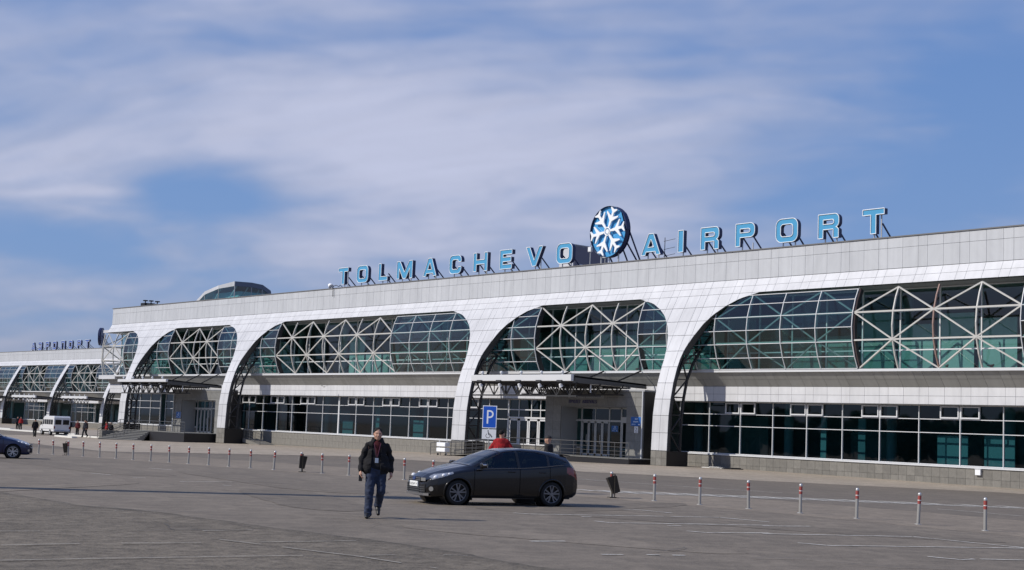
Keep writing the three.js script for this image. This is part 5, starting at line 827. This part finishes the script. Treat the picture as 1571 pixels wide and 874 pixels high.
function person(label, pos, facing, P, group) {
  const o = thing('person', label, 'person', pos, facing, group), s = P.fine ? 1 : 2.2, h = P.height / 1.8; o.scale.setScalar(h);
  const J = { hipR: [-.095, .94, 0], kneeR: [-.11, .50, .04], ankR: [-.11, .09, -.02], toeR: [-.13, .03, .16], hipL: [.095, .94, 0], kneeL: [.11, .50, .03], ankL: [.11, .09, -.03], toeL: [.13, .03, .15], shR: [-.185, 1.425, 0], elR: [-.27, 1.17, -.03], wrR: [-.27, .93, .06], fgR: [-.27, .80, .10], shL: [.185, 1.425, 0], elL: [.27, 1.17, -.03], wrL: [.27, .93, .06], fgL: [.27, .80, .10], lean: 0, ...P.pose };
  const head = [0 + (P.headX || 0), 1.655, .025 + J.lean], tw = P.headTurn || 0, ct = Math.cos(tw), st = Math.sin(tw);
  const hl = (x, y, z) => { const a = x - head[0], b = z - head[2]; return [ct * a - st * b, y - head[1], st * a + ct * b]; };
  const headF = (X, Y, Z) => {
    const [x, y, z] = hl(X, Y, Z); let d = ell(x, y, z, [0, .035, -.012], [.077, .098, .097]);
    d = sm(d, ell(x, y, z, [0, -.045, .022], [.058, .075, .070]), .05); d = sm(d, ell(x, y, z, [0, -.092, .055], [.030, .024, .026]), .03);   // jaw, chin
    d = sm(d, cone(x, y, z, [0, .018, .086], [0, -.026, .104], .009, .0145), .016); d = sm(d, ell(x, y, z, [0, .032, .078], [.055, .012, .016]), .02); // nose, brow
    for (const q of [-1, 1]) { d = Math.max(d, -ell(x, y, z, [q * .031, .012, .096], [.016, .010, .014])); d = sm(d, ell(x, y, z, [q * .031, .010, .078], [.013, .011, .011]), .006); d = sm(d, ell(x, y, z, [q * .078, -.005, -.01], [.010, .032, .020]), .01); d = sm(d, ell(x, y, z, [q * .04, -.03, .062], [.022, .022, .02]), .02); }
    d = sm(d, ell(x, y, z, [0, -.060, .088], [.024, .008, .012]), .010); d = Math.max(d, -ell(x, y, z, [0, -.060, .102], [.022, .0025, .012]));
    return sm(d, cone(X, Y, Z, [0, 1.40, -.01 + J.lean * .8], [head[0], 1.60, .0 + J.lean], .062, .054), .04);
  };
  const bodyF = (x, y, z) => {
    let d = ell(x, y, z, [0, 1.22, -.005 + J.lean * .6], [.150, .25, .095]); d = sm(d, ell(x, y, z, [0, .98, 0], [.16, .13, .11]), .1); d = sm(d, cone(x, y, z, [J.shR[0] * .8, J.shR[1] - .02, J.shR[2]], [J.shL[0] * .8, J.shL[1] - .02, J.shL[2]], .045, .045), .06);
    for (const q of 'LR') { d = sm(d, cone(x, y, z, J['sh' + q], J['el' + q], .042, .038), .03); d = sm(d, cone(x, y, z, J['el' + q], J['wr' + q], .041, .028), .02); d = sm(d, cone(x, y, z, J['hip' + q], J['knee' + q], .085, .055), .05); d = sm(d, cone(x, y, z, J['knee' + q], J['ank' + q], .052, .038), .03); d = sm(d, cone(x, y, z, J['ank' + q], J['toe' + q], .036, .022), .02); }
    return d;
  };
  const handF = (q) => { // palm, four curled fingers of unequal length, a thumb from the side
    const w = V(...J['wr' + q]), f = V(...J['fg' + q]), d = f.clone().sub(w).normalize(), sx = q === 'L' ? -1 : 1, pal = V(sx, 0, .15).addScaledVector(d, -V(sx, 0, .15).dot(d)).normalize(), side = d.clone().cross(pal).normalize().multiplyScalar(sx), a = (u, v, n) => w.clone().addScaledVector(d, u).addScaledVector(side, v).addScaledVector(pal, n).toArray(); // side towards front = thumb side
    const B = [[a(0, 0, 0), a(.085, .012, .002), .026, .030], [a(.02, -.015, 0), a(.085, -.022, .002), .020, .022]];
    [[.030, .040, 1], [.010, .044, 1.06], [-.010, .041, 1], [-.029, .032, .85]].forEach(([v, L, k]) => { B.push([a(.088, v, .004), a(.088 + L * .95, v * 1.1, .014), .0098, .0092], [a(.088 + L * .95, v * 1.1, .014), a(.088 + L * 1.55, v * 1.05, .034 * k), .0092, .0082], [a(.088 + L * 1.55, v * 1.05, .034 * k), a(.088 + L * 1.75, v, .054 * k), .0082, .007]); });
    B.push([a(.025, .028, .006), a(.065, .052, .020), .0125, .0115], [a(.065, .052, .020), a(.098, .052, .034), .011, .009]);
    return [(x, y, z) => { let r = 1; for (const [p, t, u, v] of B) r = sm(r, cone(x, y, z, p, t, u, v), .008); return r; }, w.clone().lerp(f, .8)];
  };
  const skin = P.skinMat || (P.skinMat = std({ color: skinTone, roughness: .6 })), core = [sdfMesh(bodyF, [-.42, -.02, -.55], [.42, 1.5, .55], .022 * s), sdfMesh(headF, [-.16, 1.38, -.18], [.16 + .1, 1.82, .22], .0075 * s)];
  for (const q of 'LR') { const [hf, c] = handF(q); core.push(sdfMesh(hf, [c.x - .14, c.y - .15, c.z - .14], [c.x + .14, c.y + .17, c.z + .14], .0062 * Math.min(s, 1.6))); }
  part('body', core, skin, o);
  for (const q of [-1, 1]) { const e = new THREE.SphereGeometry(.0085, 8, 6); const x = q * .031, y = .011, z = .083; e.translate(ct * x + st * z + head[0], y + head[1], -st * x + ct * z + head[2]); if (P.fine) part('eye', e, M.black, o); }
  // hair or cap
  const hairF = (X, Y, Z) => { const [x, y, z] = hl(X, Y, Z); let d = ell(x, y, z, [0, .045, -.02], [.082, .094, .101]) + (P.fine ? .006 * fbm(x * 60, y * 60, z * 60, 2) : 0); d = Math.max(d, -(ell(x, y, z, [0, -.055, .085], [.080, .135, .098]))); d = Math.max(d, -(y + .055 + (z > -.02 ? .03 + z * .9 : 0) * -1 + 0)); return d; };
  part(P.cap ? 'cap' : 'hair', P.cap ? sdfMesh((X, Y, Z) => { const [x, y, z] = hl(X, Y, Z); let d = ell(x, y, z, [0, .055, -.01], [.092, .088, .108]); d = Math.max(d, .035 - y); return sm(d, ell(x, y, z, [0, .045, .11], [.06, .010, .055]), .02); }, [-.18, 1.55, -.2], [.28, 1.85, .26], .009 * s) : sdfMesh(hairF, [-.16, 1.5, -.2], [.26, 1.85, .2], .0075 * s), P.hairMat || cloth(.012, .008, .006), o);
  // trousers
  const tr = (x, y, z) => { let d = ell(x, y, z, [0, .95, -.005], [.175, .12, .125]); const wr = .018 * fbm(x * 8, y * 13, z * 8, 3) + (y < .3 ? .006 * Math.sin(y * 70 + x * 20) : 0); for (const q of 'LR') { d = sm(d, cone(x, y, z, J['hip' + q], J['knee' + q], .112, .086), .06); d = sm(d, cone(x, y, z, J['knee' + q], J['ank' + q], .084, .078), .03); } d += wr; return Math.max(d, y - 1.06); };
  const trG = sdfMesh(tr, [-.32, .0, -.55], [.32, 1.1, .45], .016 * s); part('trousers', trG, P.trousers, o);
  for (const q of 'RL') { const a = J['ank' + q], t = J['toe' + q], d = V(...t).sub(V(...a)), heel = [a[0] - d.x * .18, a[1] - .035, a[2] - d.z * .25]; const sh = (x, y, z) => sm(sm(cone(x, y, z, a, [lerp(a[0], t[0], .5), lerp(a[1], t[1], .5), lerp(a[2], t[2], .5)], .052, .046), cone(x, y, z, [lerp(a[0], t[0], .4), lerp(a[1], t[1], .5), lerp(a[2], t[2], .4)], t, .046, .036), .02), cone(x, y, z, heel, [a[0], a[1] - .03, a[2]], .036, .04), .02); const c = V(...a).lerp(V(...t), .5); part('shoe', sdfMesh((x, y, z) => Math.max(sh(x, y, z), -y - (P.ground || 0)), [c.x - .16, c.y - .17, c.z - .26], [c.x + .16, c.y + .17, c.z + .26], .011 * s), M.black, o); }
  // upper clothing
  const hem = P.hem ?? .90, arms = (x, y, z, k) => { let d = 1; for (const q of 'LR') { d = Math.min(d, sm(cone(x, y, z, J['sh' + q], J['el' + q], .066 + k, .062 + k), cone(x, y, z, J['el' + q], J['wr' + q], .061 + k, .052 + k), .03)); } return d; };
  const torso = (x, y, z, k) => { let d = ell(x, y, z, [0, 1.24, -.005 + J.lean * .6], [.195 + k, .33, .135 + k]); d = sm(d, cone(x, y, z, [-.13, 1.0, 0], [.13, 1.0, 0], .125 + k, .125 + k), .14); d = sm(d, cone(x, y, z, [J.shR[0] + .05, J.shR[1] - .005, J.shR[2]], [J.shL[0] - .05, J.shL[1] - .005, J.shL[2]], .060 + k * .6, .060 + k * .6), .07); d = sm(d, cone(x, y, z, [0, 1.47, -.02], [0, 1.53, -.01], .105, .07), .08); return d; };
  if (P.open) {
    part('sweater', sdfMesh((x, y, z) => Math.max(torso(x, y, z, -.020), hem + .02 - y, y - 1.50), [-.3, .85, -.25], [.3, 1.56, .25], .014 * s), P.inner, o);
    const jk = (x, y, z) => { const flare = (1.25 - y) > 0 ? (1.25 - y) * (x < 0 ? .10 : .04) : 0; const wv = .020 * fbm(x * 7, y * 10, z * 7, 3) + .006 * Math.sin(y * 34 + x * 9); let d = sm(torso(x, y, z, .006 + flare), arms(x, y, z, -.004), .018) + wv; d = Math.max(d, -(torso(x, y, z, -.014))); d = Math.max(d, hem + .03 * x - y, y - 1.555); const wdt = .075 + (1.5 - y) * .035; d = Math.max(d, -Math.max(Math.abs(x + .015) - wdt, -z + .01)); return Math.max(d, -Math.max(Math.hypot(x, (z - .03) * 1.1) - .085, 1.44 - y)); };
    part('jacket', sdfMesh(jk, [-.48, hem - .06, -.34], [.48, 1.6, .34], .012 * s), P.top, o);
    const col = (x, y, z) => { const r = Math.hypot(x, (z + .015) * 1.05); return Math.max(Math.abs(r - .112 - (1.53 - y) * .35) - .018, Math.abs(y - 1.515) - .05 - .02 * (z < 0 ? 1 : 0), z - .075 + Math.abs(x) * -.2) ; };
    part('collar', sdfMesh(col, [-.26, 1.42, -.26], [.26, 1.63, .22], .010 * s), P.top, o);
    part('shirt_front', sdfMesh((x, y, z) => Math.max(torso(x, y, z, -.006), -torso(x, y, z, -.04), Math.abs(x) - (y - 1.24) * .26, y - 1.53, -z), [-.12, 1.18, 0], [.12, 1.56, .24], .010 * s), P.shirt, o);
    const ly = [V(-.07, 1.50, .075), V(-.045, 1.38, .135), V(0, 1.20, .152), V(.045, 1.38, .135), V(.07, 1.50, .075)]; part('lanyard', tubeOf(ly, .007, 24, 5), std({ color: lin(.10, .02, .05), roughness: .8 }), o); part('name_badge', rbox(-.034, .034, 1.09, 1.185, .145, .155, .004), std({ color: lin(.36, .42, .52), roughness: .4 }), o);
    const w = J.fgR; part('phone', rbox(w[0] - .035, w[0] + .035, w[1] - .09, w[1] + .03, w[2] + .01, w[2] + .025, .008), M.black, o);
  } else {
    part('jacket', sdfMesh((x, y, z) => { let d = sm(torso(x, y, z, P.bulk || .012), arms(x, y, z, .006), .06) + .008 * fbm(x * 8, y * 9, z * 8, 3); d = Math.max(d, hem - y, y - 1.53); return d; }, [-.5, hem - .05, -.34], [.5, 1.58, .40], .014 * s), P.top, o);
  }
  if (P.bag) part('bag', rbox(P.bag[0] - .14, P.bag[0] + .14, P.bag[1], P.bag[1] + .3, P.bag[2] - .1, P.bag[2] + .1, .04), P.bagMat || M.red, o);
  return o;
}
const face = (dx, dz) => Math.atan2(dx, dz);     // turn so that local +z looks along (dx, dz)
const denim = cloth(.040, .056, .105, denimTex), darkTr = cloth(.018, .018, .022), blackC = cloth(.013, .012, .015), navyC = cloth(.016, .018, .034), redC = cloth(.55, .012, .018), maroonC = cloth(.16, .012, .018);
person('man in open dark jacket and blue jeans with badge, walking towards the viewer', [-24.42, gy(-24.42, -16.72), -16.72], face(.84, .55), {
  fine: true, height: 1.84, open: true, top: blackC, inner: cloth(.010, .011, .018), shirt: cloth(.12, .008, .016), trousers: denim, hem: .86, headTurn: .12,
  pose: { hipR: [-.10, .95, .02], kneeR: [-.115, .52, .13], ankR: [-.125, .085, .17], toeR: [-.15, .035, .35], hipL: [.10, .95, -.02], kneeL: [.115, .53, .06], ankL: [.07, .24, -.24], toeL: [.085, .075, -.13], shR: [-.19, 1.43, .02], elR: [-.295, 1.17, -.02], wrR: [-.31, .93, .08], fgR: [-.305, .81, .12], shL: [.19, 1.43, -.01], elL: [.285, 1.17, -.05], wrL: [.30, .92, .02], fgL: [.30, .79, .04] } });
person('man in bright red jacket seen from behind, standing behind the dark car', [-36.9, gy(-36.9, -30.1), -30.2], face(-.62, -.78), { height: 1.92, top: redC, trousers: darkTr, bulk: .03, headTurn: -.4, pose: { elR: [-.34, 1.20, .02], wrR: [-.24, 1.02, .18], fgR: [-.2, .95, .26], elL: [.34, 1.20, .02], wrL: [.25, 1.02, .17], fgL: [.2, .95, .26] } });
person('man in dark cap and dark jacket standing behind the rear of the dark car', [-34.3, gy(-34.3, -29.9), -30.0], face(-.80, .60), { height: 1.80, top: blackC, trousers: darkTr, cap: true, hairMat: cloth(.05, .05, .052), headTurn: .1 });
{
  const far = (x, z, dx, dz, label, P) => person(label, [x, gy(x, z), z], face(dx, dz), { height: 1.75, trousers: darkTr, ...P });
  const walk = { kneeR: [-.11, .52, .14], ankR: [-.11, .09, .2], toeR: [-.13, .03, .38], kneeL: [.11, .50, .0], ankL: [.10, .16, -.28], toeL: [.12, .05, -.14] };
  far(-140.3, -55.0, -.9, -.2, 'person in black clothes walking on the road in front of the white minibus', { top: blackC, pose: walk, height: 1.8 });
  far(-151.9, -64.3, .5, .8, 'person in dark red jacket, leftmost of the group by the white kerb', { top: maroonC, bulk: .03, pose: { wrR: [-.2, 1.05, .2], fgR: [-.15, 1.0, .3] } });
  far(-150.2, -64.6, -.4, .8, 'person in dark maroon top, right beside the leftmost of the kerb group', { top: maroonC, pose: {} });
  far(-145.0, -62.2, .3, .9, 'person in dark blue overalls standing on the road at the kerb group', { top: navyC, trousers: navyC, height: 1.82, pose: walk });
  far(-149.6, -66.6, -.2, .9, 'person in red jacket half hidden behind the blue overalls', { top: redC });
  far(-147.6, -66.2, .6, .5, 'person in dark top bending over a red bag in the kerb group', { top: blackC, height: 1.7, bag: [.1, .0, .35], pose: { elR: [-.25, 1.18, .12], wrR: [-.18, 1.0, .28], fgR: [-.15, .9, .34] } });
  far(-145.6, -66.4, -.6, .6, 'person in red top nearest the stone end block of the steps', { top: redC });
  far(-144.8, -66.9, .2, .9, 'person in dark red coat by the stone end block, rearmost of the group', { top: maroonC, hem: .6 });
  far(-163.5, -68.2, .8, .3, 'person in dark clothes standing right behind the white minibus', { top: blackC, pose: walk });
  far(-190.0, -72.5, .6, .6, 'person in red jacket far left of the white minibus', { top: redC });
  far(-192.5, -73.0, .8, .2, 'person in dark clothes far off, right of the rear blue car roof', { top: navyC });
}
/* ---------- birds, kerbs, leftovers ---------- */
{
  function bird(label, pos, turn, flying, mat) {
    const o = thing('pigeon', label, 'bird', pos, turn), b = (x, y, z) => sm(sm(ell(x, y, z, [0, 0, 0], [.055, .06, .13]), ell(x, y, z, [0, .06, .11], [.03, .032, .038]), .05), ell(x, y, z, [0, -.01, -.17], [.035, .014, .09]), .05);
    part('body', sdfMesh(b, [-.12, -.12, -.3], [.12, .15, .2], .016), mat, o); part('beak', bar(V(0, .055, .14), V(0, .045, .175), .008, 5, .002), M.black, o);
    if (flying) for (const s of [-1, 1]) part('wing', slab([V(s * .03, .03, .08), V(s * .2, .12, .07), V(s * .38, .16, -.05), V(s * .2, .10, -.08), V(s * .03, .02, -.09)], V(0, -.012, 0)), mat, o); else for (const s of [-1, 1]) { part('leg', bar(V(s * .025, -.05, .02), V(s * .03, -.13, .03), .006, 5), M.red, o); part('wing', slab([V(s * .056, .03, .07), V(s * .06, .02, -.14), V(s * .05, -.03, -.05)], V(-s * .012, 0, 0)), mat, o); }
  }
  const pale = std({ color: lin(.72, .72, .7), roughness: .8 }), dark = std({ color: lin(.03, .03, .035), roughness: .8 });
  bird('white pigeon flying before the white band, between the two left columns', [-104.2, 4.75, -65.6], 1.2, true, pale);
  bird('dark pigeon on the ledge in the rightmost truss bay, left of centre', [-44.0, 6.06, -66.35], 1, false, dark); bird('dark pigeon on the ledge beside the brace at the right of the rightmost bay', [-41.4, 6.06, -66.4], 2, false, dark); bird('dark pigeon on the ledge above the main canopy', [-67.4, 6.06, -66.4], 1.4, false, dark);
  const kb = (x0, z0, x1, z1) => { const o = struct('kerb', beam(V(x0, gy(x0, z0) + .06, z0), V(x1, gy(x1, z1) + .06, z1), .5, .22), M.kerb); };
  kb(-158.5, -64.8, -139.2, -62.2); kb(-146.0, -59.6, -138.6, -58.4); kb(-187, -68.5, -162, -68.5); kb(-214, -72, -189, -71);
  struct('pavement', sheet([range(-330, -139, 40).map((x) => [x, -70]), range(-330, -139, 40).map((x) => [x, -101])], .03, wear), M.walk);
  [[-59.4, -65.2], [-58.2, -65.6]].forEach(([x, z], i) => { const d = thing('plank_debris', i ? 'dark scrap of board lying by the plinth right of the column' : 'pale board lying by the column foot, right of the main porch', 'debris', [x, gy(x, z) + .01, z], .3 + i); part('board', [rbox(-.7, .7, 0, .05, -.12, .12, .01), rbox(-.2, .5, .05, .09, -.05, .16, .01)], i ? M.steel : M.kerb, d); });
}

{ // the line of trees across the car park, behind the viewer, that the dark panes mirror
  const crowns = [], trunks = []; for (let x = -190; x < 40; x += 1.35) { const X = x + 2 * rnd(), Z = 62 + 14 * rnd(), H = 5.0 + 2.0 * rnd() + 1.5 * fbm(x * .06, 1, 1, 2); trunks.push(bar(V(X, -.6, Z), V(X, H * .6, Z), .16, 5, .07)); for (let k = 0; k < 7; k++) { const g = new THREE.IcosahedronGeometry(.9 + .8 * rnd(), 1), p = g.attributes.position; for (let i = 0; i < p.count; i++) { const n = 1 + .5 * noise3.noise(p.getX(i) * 2.1 + x, p.getY(i) * 2.1 + k, p.getZ(i) * 2.1); p.setXYZ(i, p.getX(i) * n, p.getY(i) * n, p.getZ(i) * n); } g.computeVertexNormals(); g.translate(X + (rnd() - .5) * 2.6, H * (k < 3 ? .1 + .3 * rnd() : .35 + .6 * rnd()), Z + (rnd() - .5) * 2.6); crowns.push(g); } }
  const t = part('tree_belt', [...crowns], M.leaf[0]); t.userData.kind = 'stuff'; t.userData.label = 'far line of dark trees across the car park, mirrored in the ground floor glass'; const k = part('trunks', trunks, M.bin, t); k.userData.kind = 'stuff';
}

const renderer = new THREE.WebGLRenderer({ antialias: true });
renderer.toneMapping = THREE.LinearToneMapping; renderer.toneMappingExposure = 1;
renderer.shadowMap.enabled = true; renderer.setSize(1024, 570);
renderer.render(scene, camera);
